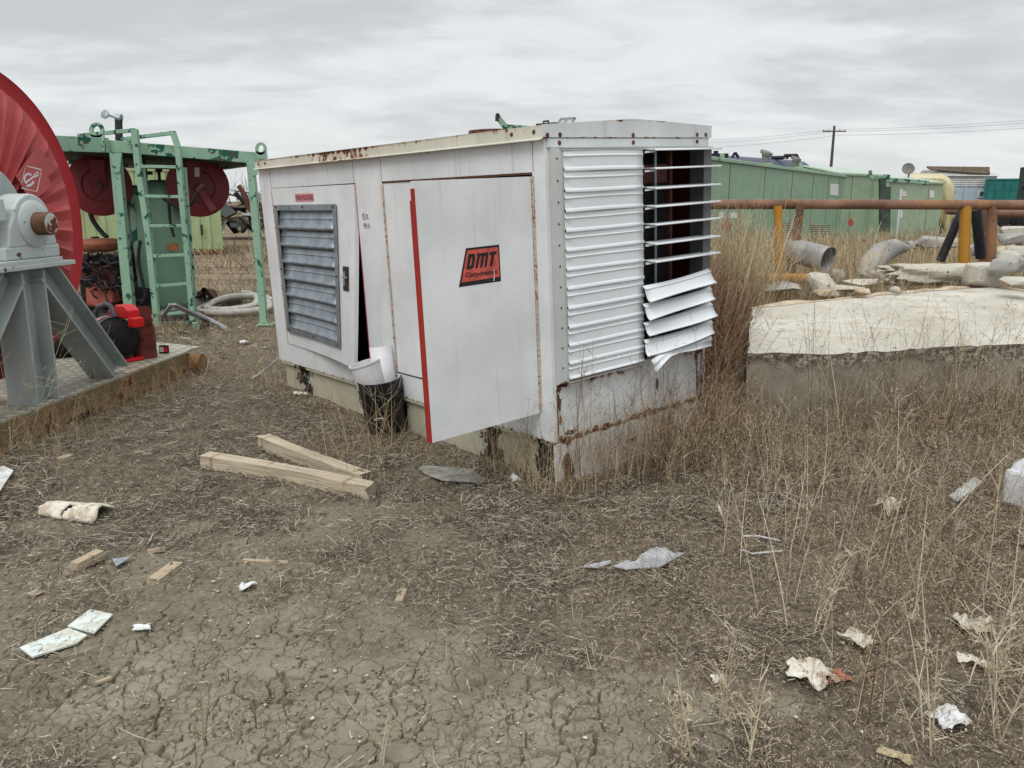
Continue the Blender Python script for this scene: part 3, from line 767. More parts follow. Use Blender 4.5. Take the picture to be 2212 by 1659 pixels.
# placard plate on the flange, with its chalk-white mark
E0 = np.array(SP.location); rz = -math.atan(.09); en = np.array([math.cos(rz), math.sin(rz), 0]); eu = np.array([-math.sin(rz), math.cos(rz), 0])
def spl(px, py, x):
    p = onplane(px, py, E0 + en * x, en) - E0; return (float(p @ en), float(p @ eu), float(p[2]))
def za(x, y): return x * .08264, 329.06 + y * .08264
XPL = XF + .062
b = MB(); b.prism([spl(*p, XPL) for p in ((33, 380), (60, 343), (82, 315), (97, 337), (125, 363), (104, 380), (110, 404), (66, 438))], (.004, 0, 0)); pla = b.build('placard', m_spool, SP)
b = MB()
for pts, wd in (([(700, 358), (1080, 455)], 34), ([(1085, 470), (965, 1020)], 26), ([(965, 1030), (560, 930)], 30), ([(660, 400), (575, 800)], 22)):
    (ax, ay), (cx_, cy_) = pts; dx, dy = cx_ - ax, cy_ - ay; L_ = math.hypot(dx, dy); nx, ny = -dy / L_ * wd / 2, dx / L_ * wd / 2
    b.add([spl(*za(*q), XPL + .0055) for q in ((ax - nx * .5, ay - ny * .5), (cx_ - nx, cy_ - ny), (cx_ + nx, cy_ + ny), (ax + nx * .5, ay + ny * .5))], [(0, 1, 2, 3)])
def stroke(pts, ws):
    for i in range(len(pts) - 1):
        (ax, ay), (cx_, cy_) = pts[i], pts[i + 1]; dx, dy = cx_ - ax, cy_ - ay; L_ = math.hypot(dx, dy); nx, ny = -dy / L_ / 2, dx / L_ / 2
        b.add([spl(*za(*q), XPL + .0056 + .0002 * (i % 2)) for q in ((ax - nx * ws[i], ay - ny * ws[i]), (cx_ - nx * ws[i + 1], cy_ - ny * ws[i + 1]), (cx_ + nx * ws[i + 1], cy_ + ny * ws[i + 1]), (ax + nx * ws[i], ay + ny * ws[i]))], [(0, 1, 2, 3)])
stroke([(815, 610), (790, 575), (740, 555), (690, 580), (650, 630), (640, 700), (660, 780)], [40, 50, 55, 55, 50, 45, 30])
stroke([(660, 810), (740, 740), (830, 670), (920, 610)], [60, 50, 45, 60])
stroke([(880, 550), (935, 600), (945, 660)], [15, 45, 20])
stroke([(945, 560), (955, 520), (1000, 520), (1005, 580), (985, 625), (945, 590)], [24, 24, 24, 24, 24, 24])
stroke([(690, 860), (740, 880), (800, 850), (860, 800), (880, 780), (835, 750)], [50, 65, 60, 60, 70, 20])
b.build('chalk_mark', m_wh, pla)

# --- loose things standing on the deck
DZ = .219
m_redpipe = plain('red_oxide_pipe', (.13, .028, .02), .35, 14, .7)
p = gp(314, 772, DZ)
b = MB(); r0 = .098; n = 40; hgt = .43; low = .27
vs = []
for i in range(n):
    a = 2 * math.pi * i / n; x_, y_ = math.cos(a), math.sin(a)
    # tall on the left and back, cut down at the right front
    ang = math.degrees(a) % 360
    h_ = hgt if 60 < ang < 215 else low
    vs.append((x_, y_, h_))
for r_ in (r0, r0 - .008):
    for x_, y_, h_ in vs: b.v.append((p[0] + x_ * r_, p[1] + y_ * r_, DZ)); b.v.append((p[0] + x_ * r_, p[1] + y_ * r_, DZ + h_))
for i in range(n):
    j = (i + 1) % n; b.f.append((2 * i, 2 * j, 2 * j + 1, 2 * i + 1)); m_ = 2 * n; b.f.append((m_ + 2 * i, m_ + 2 * i + 1, m_ + 2 * j + 1, m_ + 2 * j)); b.f.append((2 * i + 1, 2 * j + 1, m_ + 2 * j + 1, m_ + 2 * i + 1))
tag(b.build('cut_pipe', m_redpipe, None, True), 'stub of dark red pipe with a notched top, on the spool skid', 'pipe stub')

m_tred = plain('tool_red', (.62, .012, .014), .08, 20, .35); m_tgrey = plain('tool_rubber', (.07, .08, .09), .2, 30, .6); m_pink = plain('tool_band', (.42, .22, .25), .35, 40, .5); m_label = plain('tool_label', (.62, .62, .6), .1, 40, .5)
p = gp(248, 778, DZ)
TL_ = empty('cordless_tool', (p[0], p[1], DZ), 'red and black power tool with wire guard and grey handle, behind the grey brace', 'power tool', rz=R(-35))
ax_o = (-.16, 0, .19)
b = MB(); b.lathe([(0, 0), (.15, 0), (.175, .03), (.178, .06), (.178, .19)], ax_o, (1, 0, .0), 36); b.build('body', m_tgrey, TL_, smooth=40)
b = MB(); b.lathe([(.182, .085), (.182, .13)], ax_o, (1, 0, 0), 36); b.build('band', m_pink, TL_, thick=.004)
b = MB(); b.lathe([(.165, .19), (.15, .32), (.10, .36), (0, .37)], ax_o, (1, 0, 0), 30); b.build('drum', m_black, TL_, smooth=40)
b = MB()
for k_ in range(9):
    x_ = .19 + k_ * .022; rr = .172 - max(0, k_ - 5) * .012
    b.tube([(ax_o[0] + x_, rr * math.cos(t * math.pi / 10 * 2), ax_o[2] + rr * math.sin(t * math.pi / 10 * 2)) for t in range(11)], .0022, 5, caps=False)
for t in range(8):
    a = t * math.pi / 4; b.tube([(ax_o[0] + .19, .172 * math.cos(a), ax_o[2] + .172 * math.sin(a)), (ax_o[0] + .30, .172 * math.cos(a), ax_o[2] + .172 * math.sin(a)), (ax_o[0] + .37, .13 * math.cos(a), ax_o[2] + .13 * math.sin(a))], .0022, 5)
b.build('wire_guard', m_dark, TL_)
b = MB(); b.lathe([(.158, .20), (.152, .30)], ax_o, (1, 0, 0), 12, ang=1.1, a0=2.3); b.build('white_label', m_label, TL_, thick=.004)
b = MB(); b.prism([(-.10, .04, .36), (.20, .04, .36), (.20, .04, .43), (.14, .04, .47), (.02, .04, .47), (-.02, .04, .42), (-.10, .04, .42)], (0, .11, 0)); b.box(.22, .31, .02, .12, .30, .38); b.build('motor_housing', m_tred, TL_, bevel=.01)
b = MB(); b.tube([(-.17, -.03, .28), (-.16, -.03, .40), (-.10, -.03, .455), (.02, -.03, .485), (.08, -.03, .47), (.12, -.03, .38)], .020, 10); b.build('handle', m_tgrey, TL_, smooth=60)
b = MB(); b.box(-.10, .20, -.15, .15, 0, .03); b.build('base', m_tred, TL_, bevel=.01)

p = gp(355, 763, DZ)
b = MB(); b.box(p[0] - .042, p[0] + .042, p[1] - .02, p[1] + .02, DZ, DZ + .072); tm = b.build('tape_measure', m_black, None, True, bevel=.012)
tag(tm, 'small black and red tape measure at the tip of the checker plate deck', 'tape measure')
b = MB(); b.box(-.030, .005, -.0235, -.021, .015, .058); b.build('white_label', m_wh, tm)
b = MB(); b.box(.006, .038, -.0235, -.021, .015, .058); b.build('red_side', m_tred, tm)
p = gp(140, 770, DZ)
b = MB(); nn = 18
for i in range(8):
    t = i / 7; rr = math.sin(math.pi * (.16 + .80 * t)) ** .6
    for j in range(nn):
        a = 2 * math.pi * j / nn; k_ = 1 + .1 * math.sin(3 * a + t * 4); b.v.append((p[0] + .16 * rr * k_ * math.cos(a), p[1] + .11 * rr * k_ * math.sin(a), DZ + .20 * t))
for i in range(7):
    for j in range(nn): b.f.append((i * nn + j, i * nn + (j + 1) % nn, (i + 1) * nn + (j + 1) % nn, (i + 1) * nn + j))
b.f.append(tuple(7 * nn + j for j in range(nn))); b.f.append(tuple(nn - 1 - j for j in range(nn)))
bag = tag(b.build('tool_bag', m_black, None, True, smooth=60), 'black cloth tool bag lying under the grey stand', 'bag')

# ================================================================== GREEN LUBE SKID
GREEN = (.24, .40, .29); DGREEN = (.012, .085, .062)
m_green = paint('mint_paint', GREEN, chips=.17, chip_scale=5.5, under=DGREEN, dirt=.3, rough=.5, streak=.1)
m_greenl = paint('mint_paint_worn', GREEN, chips=.145, chip_scale=9, under=DGREEN, dirt=.35, rough=.5)
m_tank = paint('tank_paint', (.17, .30, .21), chips=-.2, dirt=.2, rough=.4)
m_reel = paint('hose_reel_red', (.15, .011, .017), chips=-.2, dirt=.45, rough=.45)
m_hose = plain('black_rubber', (.014, .014, .015), .3, 20, .55)
m_filt = plain('rusty_housing', (.21, .07, .035), .35, 6, .7)
m_eng = plain('engine_red', (.08, .025, .02), .7, 9, .8)
m_muf = plain('muffler_grey', (.30, .30, .32), .15, 9, .6)
GYF = 10.25
P0 = gp(430, 702); LS = empty('lube_skid', (float(P0[0]), float(P0[1]), 0), 'mint green steel skid with ladder, tank, two red hose reels and a rusty engine', 'lube skid')
def A(px, py, Y=GYF): return at(px, py, Y)
def beam(name, p, q, wa, wb, mat=None, up=(0, 0, 1), bev=.004): return MB().bar(p, q, wa, wb, up).build(name, mat or m_green, LS, True, bevel=bev)
# top frame: front, side and back beams, roof sheet
fl_, fr_ = A(234, 315), A(574, 343, 10.5)
beam('top_beam', fl_, fr_, .07, .135)
beam('top_beam', A(100, 309, 9.6), A(233, 314, 10.22), .07, .17)
bl_, br_ = A(150, 347, 12.2), A(452, 360, 11.9)
beam('top_beam', bl_, br_, .07, .13); beam('top_beam', fr_ + np.array([-.06, .05, 0]), br_, .07, .13)
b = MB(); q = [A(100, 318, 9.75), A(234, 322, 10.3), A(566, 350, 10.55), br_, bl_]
b.prism([v_ - np.array([0, 0, .02]) for v_ in q], (0, 0, .006)); b.build('roof_sheet', plain('canopy_underside_shade', (.030, .045, .036), .3, 4, .8), LS, True)  # near-black colour paints the shade under the green roof into the sheet

# posts with gusset plates
beam('post', A(250, 330), A(286, 722), .115, .10, m_greenl, (0, 1, 0)); beam('post', A(542, 352, 10.42), gp(571, 703), .085, .085, m_greenl, (0, 1, 0))
beam('post', A(452, 366, 11.9), A(466, 640, 11.9), .07, .07, m_greenl, (0, 1, 0)) if False else None; 
for P_ in ([A(235, 330, 10.18), A(263, 330, 10.18), A(258, 372, 10.18), A(246, 373, 10.18)], [A(535, 352, 10.35), A(558, 352, 10.35), A(556, 378, 10.35), A(545, 380, 10.35)]):
    MB().prism(P_, (0, .012, 0)).build('gusset', m_greenl, LS, True)
b = MB(); g_ = gp(577, 703); b.prism([g_ + np.array([-.10, -.12, .01]), g_ + np.array([.10, -.12, .01]), g_ + np.array([.10, .12, .01]), g_ + np.array([-.10, .12, .01])], (0, 0, .015))
b.prism([A(566, 703, 10.33), A(584, 703, 10.33), A(569, 655, 10.33), A(564, 655, 10.33)], (0, .02, 0)); b.build('foot_plate', m_green, LS, True)
# lifting eyes
def lug(cx_, cy_, r_, ybot, Y, slant=0):
    pts = [(cx_ + r_ * math.cos(math.pi * i / 12), cy_ - r_ * 1.1 * math.sin(math.pi * i / 12)) for i in range(13)]
    outer_ = [A(*q, Y) for q in [(cx_ + r_ + slant, ybot)] + pts + [(cx_ - r_ * .8 + slant, ybot)]]
    inner_ = [A(cx_ + r_ * .5 * math.cos(2 * math.pi * i / 16), cy_ + 0 - r_ * .62 * math.sin(2 * math.pi * i / 16), Y) for i in range(16)]
    # ring part + lower plate
    b = MB(); m_ = 24
    ro = [A(cx_ + r_ * math.cos(2 * math.pi * i / m_), cy_ - r_ * 1.15 * math.sin(2 * math.pi * i / m_), Y) for i in range(m_)]
    ri = [A(cx_ + r_ * .52 * math.cos(2 * math.pi * i / m_), cy_ - r_ * .66 * math.sin(2 * math.pi * i / m_), Y) for i in range(m_)]
    for i in range(m_):
        j = (i + 1) % m_; b.hexa([ro[i], ro[j], ri[j], ri[i]], [v_ + np.array([0, .03, 0]) for v_ in (ro[i], ro[j], ri[j], ri[i])])
    b.prism([A(cx_ - r_ * .98, cy_ + r_ * .3, Y), A(cx_ + r_ * .98, cy_ + r_ * .3, Y), A(cx_ + r_ + slant, ybot, Y), A(cx_ - r_ * .8 + slant, ybot, Y)], (0, .029, 0)) if False else None
    b.prism([A(cx_ - r_ * .97, cy_ + r_ * .35, Y), A(cx_ - r_ * .45, cy_ + r_ * .62, Y), A(cx_ + r_ * .45, cy_ + r_ * .62, Y), A(cx_ + r_ * .97, cy_ + r_ * .35, Y), A(cx_ + r_ + slant, ybot, Y), A(cx_ - r_ * .8 + slant, ybot, Y)], (0, .028, 0))
    b.build('lifting_eye', m_greenl, LS, True)
lug(208, 282, 15.5, 326, 10.12, 4); lug(563, 321, 12, 343, 10.38, 2)
# ladder
def rail(pts, Y, wd=.05): 
    b = MB()
    for i in range(len(pts) - 1): b.bar(A(*pts[i], Y), A(*pts[i + 1], Y), wd, wd, (0, 1, 0))
    return b.build('ladder_rail', m_greenl, LS, True, bevel=.004)
YL = 10.02
rail([(291, 279), (299, 360), (320, 500), (341, 706)], YL, .07); rail([(373, 284), (385, 320), (392, 420), (406, 560), (417, 699)], YL, .06)
for (ax, ay), (cx_, cy_) in (((301, 359), (388, 361)), ((312, 423.5), (394, 425)), ((320, 488), (399, 487)), ((330, 553), (406, 550)), ((337, 618), (411, 612)), ((343, 680), (416, 673))):
    MB().bar(A(ax, ay, YL), A(cx_, cy_, YL), .035, .045, (0, 1, 0)).build('ladder_rung', m_greenl, LS, True, bevel=.003)
beam('grab_rail', A(291, 281, YL), A(169, 293, 11.2), .035, .045); beam('grab_rail', A(373, 287, YL), A(262, 301, 11.2), .035, .045); beam('grab_rail', A(298, 305, YL), A(275, 308, 10.2), .03, .05)
for y0_, y1_ in ((362, 512), (520, 700)):
    beam('ladder_channel', A(304 + (y0_ - 362) * .12, y0_, 10.12), A(303.5 + (y1_ - 362) * .125, y1_ - 12, 10.12), .03, .10, m_greenl, (1, 0, 0)) if False else None
rail([(306, 360), (325, 518), (332, 600), (334, 667)], 10.13, .06); rail([(398, 362), (410, 520), (420, 640)], 10.13, .045)
# tank with gauge plate
tcx, Yt = 352, 11.1
tp, tb_ = A(tcx - 6, 405, Yt), A(tcx + 14, 662, Yt)
d_ = (tb_ - tp); L_ = np.linalg.norm(d_)
b = MB(); b.lathe([(0, -.10), (.12, -.095), (.24, -.05), (.315, .02), (.33, .09), (.33, L_ - .08), (.30, L_ - .01), (.16, L_ + .05), (0, L_ + .06)], tp, d_, 40); b.build('tank', m_tank, LS, True, smooth=50)
b = MB(); b.lathe([(0, -.26), (.045, -.26), (.045, -.2), (.02, -.2), (.02, -.09), (.10, -.08)], tp, d_, 16); b.lathe([(0, -.3), (.07, -.3), (.075, -.27), (.07, -.26), (0, -.26)], tp + np.array([-.12, -.1, -.1]), d_, 16); b.build('tank_valve', m_dark, LS, True, smooth=40)
b = MB(); b.prism([A(361, 526, 10.77), A(385, 526, 10.77), A(386, 541, 10.77), A(362, 541, 10.77)], (0, .006, 0)); b.build('brass_plate', plain('rusty_plate', (.30, .11, .04), .3, 30, .6), LS, True)
b = MB(); b.lathe([(0, -.05), (.05, -.04), (.085, .03), (.09, .1), (.09, 1.6)], A(289, 408, 11.0), (0.02, 0, -1), 24); b.build('gas_cylinder', m_green, LS, True, smooth=50)
beam('base_beam', A(318, 704, 10.3), A(424, 700, 10.4), .10, .085, m_greenl); beam('base_beam', gp(424, 705, .05), gp(395, 640, .05), .08, .08, m_greenl)
# exhaust
b = MB(); b.tube([A(256, 258, 11.2), A(258, 330, 11.2), A(272, 452, 11.2)], .047, 16); b.build('exhaust_pipe', m_dark, LS, True, smooth=50)
b = MB(); b.tube([A(262, 256, 11.2), A(251, 254, 11.2)], .055, 12); b.lathe([(0, 0), (.055, .0), (.06, .02), (0, .03)], A(228, 248, 11.18), (-.3, -1, .4), 20); b.bar(A(228, 247, 11.19), A(253, 255, 11.19), .07, .03); b.build('rain_cap', m_galv, LS, True)
b = MB(); b.lathe([(0, 0), (.10, 0), (.105, .02), (.105, .40), (.10, .42), (0, .42)], A(273, 452, 11.1), (.03, 0, -1), 24); b.build('muffler', m_muf, LS, True, smooth=50)
b = MB(); b.tube([A(286, 520, 11.1), A(289, 590, 11.1), A(284, 600, 11.1)], .075, 14); b.build('down_pipe', m_rust, LS, True, smooth=50)
# hose reels
def reel(cx_, cy_, Y, r_, axis, arms):
    c_ = A(cx_, cy_, Y); axn = np.array(axis) / np.linalg.norm(axis)
    b = MB(); b.lathe([(r_ * .1, .01), (r_ * .5, .012), (r_ * .55, .03), (r_ * .93, .02), (r_, .012), (r_, .0), (r_ * .1, -.004)], c_, axn, 48); b.lathe([(0, .03), (r_ * .2, .03), (r_ * .22, .0)], c_, axn, 24)
    for k_ in range(3):
        a = 2 * math.pi * k_ / 3 + .5
    o_ = b.build('reel_disc', m_reel, LS, True, smooth=40)
    b = MB(); b.lathe([(r_ * .42, 0), (r_ * .42, -.2)], c_, axn, 32); b.lathe([(r_ * .8, -.02), (r_ * .8, -.18)], c_, axn, 32); b.build('hose_pack', m_hose, LS, True, smooth=40)
    b = MB(); b.lathe([(r_ * .42, 0), (r_, 0), (r_, -.015), (r_ * .42, -.015)], c_ - axn * .2, axn, 48); b.build('reel_disc', m_reel, LS, True, smooth=40)
    for k_, (ex, ey, wd) in enumerate(arms):
        MB().bar(c_ + axn * .05, A(ex, ey, Y - .08), wd, .012, tuple(axn)).build('reel_arm', m_reel, LS, True)
    b = MB(); b.lathe([(0, .045), (.035, .045), (.045, .0)], c_ + axn * .055, axn, 16); b.build('reel_hub', m_rust, LS, True)
reel(215, 400, 10.75, .385, (.45, -1, .02), [(208, 345, .17), (176, 450, .10), (212, 346, .14)])
reel(428, 403, 10.9, .385, (.45, -1, .02), [(415, 345, .17), (462, 455, .085)])
b = MB(); b.prism([A(420, 362, 10.60), A(430, 362, 10.60), A(431, 382, 10.60), A(421, 382, 10.60)], (0, .004, 0)); b.build('reel_label', plain('old_label', (.35, .33, .25), .2, 40, .6), LS, True)
def hose(pts, Y, r_=.022, nm='hose', mat=None):
    P_ = [A(*q[:2], q[2] if len(q) > 2 else Y) for q in pts]; out = []
    for i in range(len(P_) - 1):
        a_, b_ = P_[i], P_[i + 1]; p_, n_ = P_[max(i - 1, 0)], P_[min(i + 2, len(P_) - 1)]
        for t in np.linspace(0, 1, 6)[:-1]: out.append(.5 * ((2 * a_) + (b_ - p_) * t + (2 * p_ - 5 * a_ + 4 * b_ - n_) * t * t + (-p_ + 3 * a_ - 3 * b_ + n_) * t ** 3))
    out.append(P_[-1]); return MB().tube(out, r_, 8).build(nm, mat or m_hose, LS, True, smooth=60)
hose([(194, 452), (200, 475), (218, 500), (232, 513)], 10.9, .032); hose([(303, 520), (299, 560), (308, 610), (314, 640), (305, 655)], 10.3, .022); hose([(300, 335), (306, 352), (310, 385), (296, 420)], 10.6, .05)
hose([(426, 412), (420, 430), (398, 452), (372, 440), (352, 428)], 10.5, .022); hose([(365, 440), (368, 480), (376, 512)], 10.6, .02); hose([(440, 400), (428, 412)], 10.5, .03, mat=m_rust)
# engine
Ye = 10.75
b = MB(); b.lathe([(0, -.085), (.14, -.08), (.27, -.05), (.295, -.005), (.295, .03), (.28, .05), (.2, .085), (0, .095)], A(215, 530, Ye), (0, 0, 1), 36); b.build('air_cleaner', m_filt, LS, True, smooth=30)
b = MB(); b.lathe([(0, 0), (.05, 0), (.05, -.03)], A(205, 511, Ye), (0, 0, 1), 14); b.build('cleaner_cap', m_dark, LS, True)
b = MB(); b.box(*sum([[A(x_, 600, Ye)[0] for x_ in (180, 262)], [Ye - .15, Ye + .35], [float(A(200, 612, Ye)[2]), float(A(200, 552, Ye)[2])]], [])); b.build('cylinder_block', m_eng, LS, True, bevel=.02)
rr_ = random.Random(4)
b = MB()
for i in range(46):
    c_ = A(rr_.uniform(170, 262), rr_.uniform(548, 645), Ye - .16 - rr_.uniform(0, .12)); s_ = rr_.uniform(.015, .05); d_ = Vector((rr_.uniform(-1, 1), rr_.uniform(-1, 1), rr_.uniform(-1, 1))).normalized(); q = Vector(c_) + d_ * s_ * rr_.uniform(1, 4)
    if i % 3: b.tube([c_, q], s_, 12)
    else: b.bar(c_, q, s_ * 1.6, s_ * 2)
b.build('engine_fittings', m_dark, LS, True, bevel=.004)
b = MB()
for i in range(22):
    c_ = A(rr_.uniform(172, 262), rr_.uniform(552, 640), Ye - .30); q = c_ + np.array([rr_.uniform(-.28, .28), -.03, rr_.uniform(-.18, .12)]); b.tube([c_, (c_ * 2 + q) / 3 + np.array([0, -.07, .05]), (c_ + q * 2) / 3 + np.array([0, -.07, .02]), q], .011, 6)
b.build('engine_pipes', m_hose, LS, True)
b = MB(); b.prism([A(186, 660, Ye - .3), A(184, 625, Ye - .3), A(193, 612, Ye - .3), A(210, 612, Ye - .3), A(243, 632, Ye - .3), A(243, 655, Ye - .3), A(225, 665, Ye - .3)], (0, .35, 0)); b.build('flywheel_housing', plain('faded_red', (.33, .09, .065), .3, 7, .6), LS, True, bevel=.02)
b = MB(); b.lathe([(0, 0), (.14, 0), (.15, .03), (.15, .10)], A(237, 676, Ye - .32), (0, 0, -1), 24); b.build('clutch_cover', m_dark, LS, True, smooth=40)
b = MB(); b.box(*sum([[A(x_, 600, Ye + .3)[0] for x_ in (165, 262)], [Ye + .36, Ye + .9], [.1, float(A(200, 560, Ye)[2])]], [])); b.build('crankcase', m_black, LS, True, bevel=.02)
b = MB()
for i in range(40):
    c_ = A(rr_.uniform(270, 318), rr_.uniform(640, 700), 10.7 + rr_.uniform(0, .3)); q = c_ + np.array([rr_.uniform(-.15, .15), rr_.uniform(-.1, .1), rr_.uniform(-.12, .12)]); b.tube([c_, (c_ + q) / 2 + np.array([.03, -.03, .04]), q], .016, 6)
b.build('pump', m_hose, LS, True); 
b = MB(); b.box(float(A(255, 700, 10.7)[0]), float(A(332, 700, 10.7)[0]), 10.75, 11.2, .02, .42); b.build('pump_body', m_black, LS, True, bevel=.03)
b = MB(); b.box(float(A(150, 700, 10.7)[0]), float(A(425, 700, 10.7)[0]), 10.45, 12.6, .0, .09); b.build('skid_floor', m_dark, LS, True)

# --- loose items by the green skid
m_whose = plain('white_hose', (.56, .53, .47), .15, 12, .6)
b = MB(); c_ = gp(520, 682); pts = []
for i in range(70):
    t = i / 69; a = 2 * math.pi * (t * 2.15 + .1); rx, ry = .42 + .10 * math.sin(t * 6), .55 + .12 * math.cos(t * 5)
    pts.append((c_[0] - .12 + rx * math.cos(a) - .15 * t, c_[1] + .35 + ry * math.sin(a), .05 + .10 * max(0, math.sin(a)) + .06 * t))
b.tube(pts, .043, 10); tag(b.build('hose_coil', m_whose, None, True, smooth=60), 'coil of thick white hose lying beside the right post of the green skid', 'hose')
b = MB(); pts = [gp(300, 705, .03), gp(340, 678, .16), gp(380, 668, .2), gp(430, 680, .14), gp(475, 702, .04), gp(490, 712, .03)]; b.tube(pts, .03, 8)
tag(b.build('hose_end', m_muf, None, True, smooth=60), 'grey hose arching in front of the ladder foot', 'hose')
b = MB(); b.bar(gp(372, 657, .42), gp(452, 695, .06), .09, .02); b.bar(gp(372, 657, .42), gp(345, 690, .06), .05, .02); tag(b.build('angle_iron', m_muf, None, True), 'pale bent angle iron leaning behind the ladder foot', 'angle iron')
b = MB()
for k_ in range(5): b.tube([gp(420 + k_ * 5, 640, .1), gp(440, 626, .22 + .03 * k_), gp(462, 630 + k_ * 4, .12), gp(468 - k_ * 4, 645, .02)], .035, 7)
tag(b.build('chain_heap', m_rust, None, True, smooth=60), 'dark rusty chain lying behind the ladder', 'chain')
b = MB(); b.tube([gp(545, 817, .02), gp(570, 800, .04), gp(603, 775, .2)], .008, 6); tag(b.build('thin_rod', m_frame, None, True), 'thin grey rod propped against the far corner of the generator', 'rod')


# ================================================================== BACKGROUND LEFT
m_cont = paint('container_paint', (.33, .41, .215), chips=.0, chip_scale=9, dirt=.45, streak=.35, rough=.6, rustz=[(2, .05, .18, .3)])
m_orange = plain('orange_primer', (.45, .11, .04), .3, 4, .8)
def container(name, loc, rz, L, H, D, mat, label, cat='shipping container', rib=.28, dep=.036, tilt=0):
    c = empty(name, loc, label, cat, rz=rz)
    b = MB(); n = int(L / rib * 4)
    xs = []; 
    for i in range(int(L / rib)):
        x = -L + .12 + (L - .24) * i / int(L / rib); st = (L - .24) / int(L / rib)
        xs += [(x, 0), (x + st * .3, 0), (x + st * .45, dep), (x + st * .85, dep)]
    xs.append((-.12, 0))
    for y0_, sg_ in ((.03, 1), (D - .03, -1)):
        k = len(b.v)
        for x, d_ in xs: b.v += [(x, y0_ + d_ * sg_, .14), (x, y0_ + d_ * sg_, H - .10)]
        for i in range(len(xs) - 1): b.f.append((k + 2 * i, k + 2 * i + 2, k + 2 * i + 3, k + 2 * i + 1))
    b.build('corrugated_wall', mat, c)
    b = MB(); b.box(-.06, -.03, .1, D - .1, .14, H - .1); b.box(-L + .03, -L + .06, .1, D - .1, .14, H - .1); b.build('end_wall', mat, c)
    b = MB()
    for x in (-L, -.12):
        for y in (0, D - .12): b.box(x, x + .12, y, y + .12, .13, H - .12)
    b.build('corner_post', mat, c)
    for x in (-L - .005, -.155):
        for y in (-.005, D - .155):
            for z in (0, H - .12): MB().box(x, x + .16, y, y + .16, z, z + .12).build('corner_casting', mat, c, bevel=.01)
    b = MB()
    for y in (.01, D - .09): b.box(-L + .16, -.16, y, y + .08, .01, .13); b.box(-L + .16, -.16, y, y + .08, H - .1, H - .02)
    b.build('side_rail', mat, c)
    MB().box(-L + .05, -.05, .03, D - .03, H - .05, H - .03).build('roof', mat, c)
    return c
cr = gp(483, 548)
cont = container('shipping_container', (float(cr[0]), float(cr[1]), 0), R(19), 6.06, 2.45, 2.44, m_cont, 'faded yellow green shipping container standing behind the green skid')
for px, py, w_, h_ in ((340, 555, 60, 22), (200, 497, 6, 22), (250, 494, 6, 24)):
    q0, q1 = at(px, py - h_, cr[1] - .3), at(px + w_, py, cr[1] - .3)
b = MB(); b.box(-1.75, -.85, -.004, .0, .02, .30); b.build('orange_patch', m_orange, cont)
b = MB()
for cx_ in (-4.05, -3.75, -3.35):
    for k_ in range(7):
        zz = 1.02 + k_ * .055; wd = .09 * (1 if k_ in (1, 3, 5) else .6) * (1 if cx_ != -3.75 else .5); b.box(cx_ - wd, cx_ + wd, .012, .016, zz, zz + .035)
b.build('faded_lettering', m_orange, cont)
b = MB(); b.tube([(-.55, -.03, .55), (-.55, -.03, .85)], .03, 8); b.build('vent_cover', m_dark, cont)

m_wood = plain('grey_wood', (.27, .22, .155), .4, 6, .85); m_woodd = plain('dark_wood', (.10, .075, .05), .4, 6, .9)
def jagged_heap(name, spots, mats, label, cat, seed, lens=(.6, 2.2), th=(.05, .25)):
    rr = random.Random(seed); root = empty(name, (float(spots[0][0]), float(spots[0][1]), 0), label, cat); groups_ = {}
    for (x, y, z, n_, sp, hz) in spots:
        for i in range(n_):
            c_ = Vector((x + rr.gauss(0, sp), y + rr.gauss(0, sp), z + abs(rr.gauss(0, hz))))
            m_ = Matrix.Translation(c_) @ Matrix.Rotation(rr.uniform(0, 6.28), 4, 'Z') @ Matrix.Rotation(rr.uniform(-.9, .9), 4, 'Y') @ Matrix.Rotation(rr.uniform(-.5, .5), 4, 'X')
            L_ = rr.uniform(*lens); a_, b_ = rr.uniform(*th), rr.uniform(*th) * (3 if rr.random() < .25 else 1)
            groups_.setdefault(rr.randrange(len(mats)), MB()).box(-L_ / 2, L_ / 2, -b_ / 2, b_ / 2, -a_ / 4, a_ / 4, m_)
    for k_, g_ in groups_.items(): g_.build('scrap_piece', mats[k_], root, True)
    return root
s0 = at(515, 455, 34); 
jagged_heap('scrap_heap', [(float(s0[0]) - .2, 34, .7, 50, .7, .55), (float(s0[0]) + 1.6, 34.5, .6, 50, .8, .5), (float(s0[0]) - 1.4, 35, .8, 16, .5, .3)], [m_wood, m_woodd, m_dark, m_frame], 'heap of broken timber and scrap metal on the skyline beyond the container', 'scrap heap', 5)
b = MB(); q = at(548, 440, 33.5); b.tube([q + np.array([-.1, 0, -.9]), q + np.array([-.3, 0, .3]), q + np.array([-.55, 0, .7])], .10, 8); b.tube([q + np.array([.1, 0, -.3]), q + np.array([.6, 0, .05]), q + np.array([1.1, .1, .22])], .06, 8)
tag(b.build('bent_pipe', m_rust, None, True), 'bent rusty pipe sticking out above the far scrap heap', 'pipe')


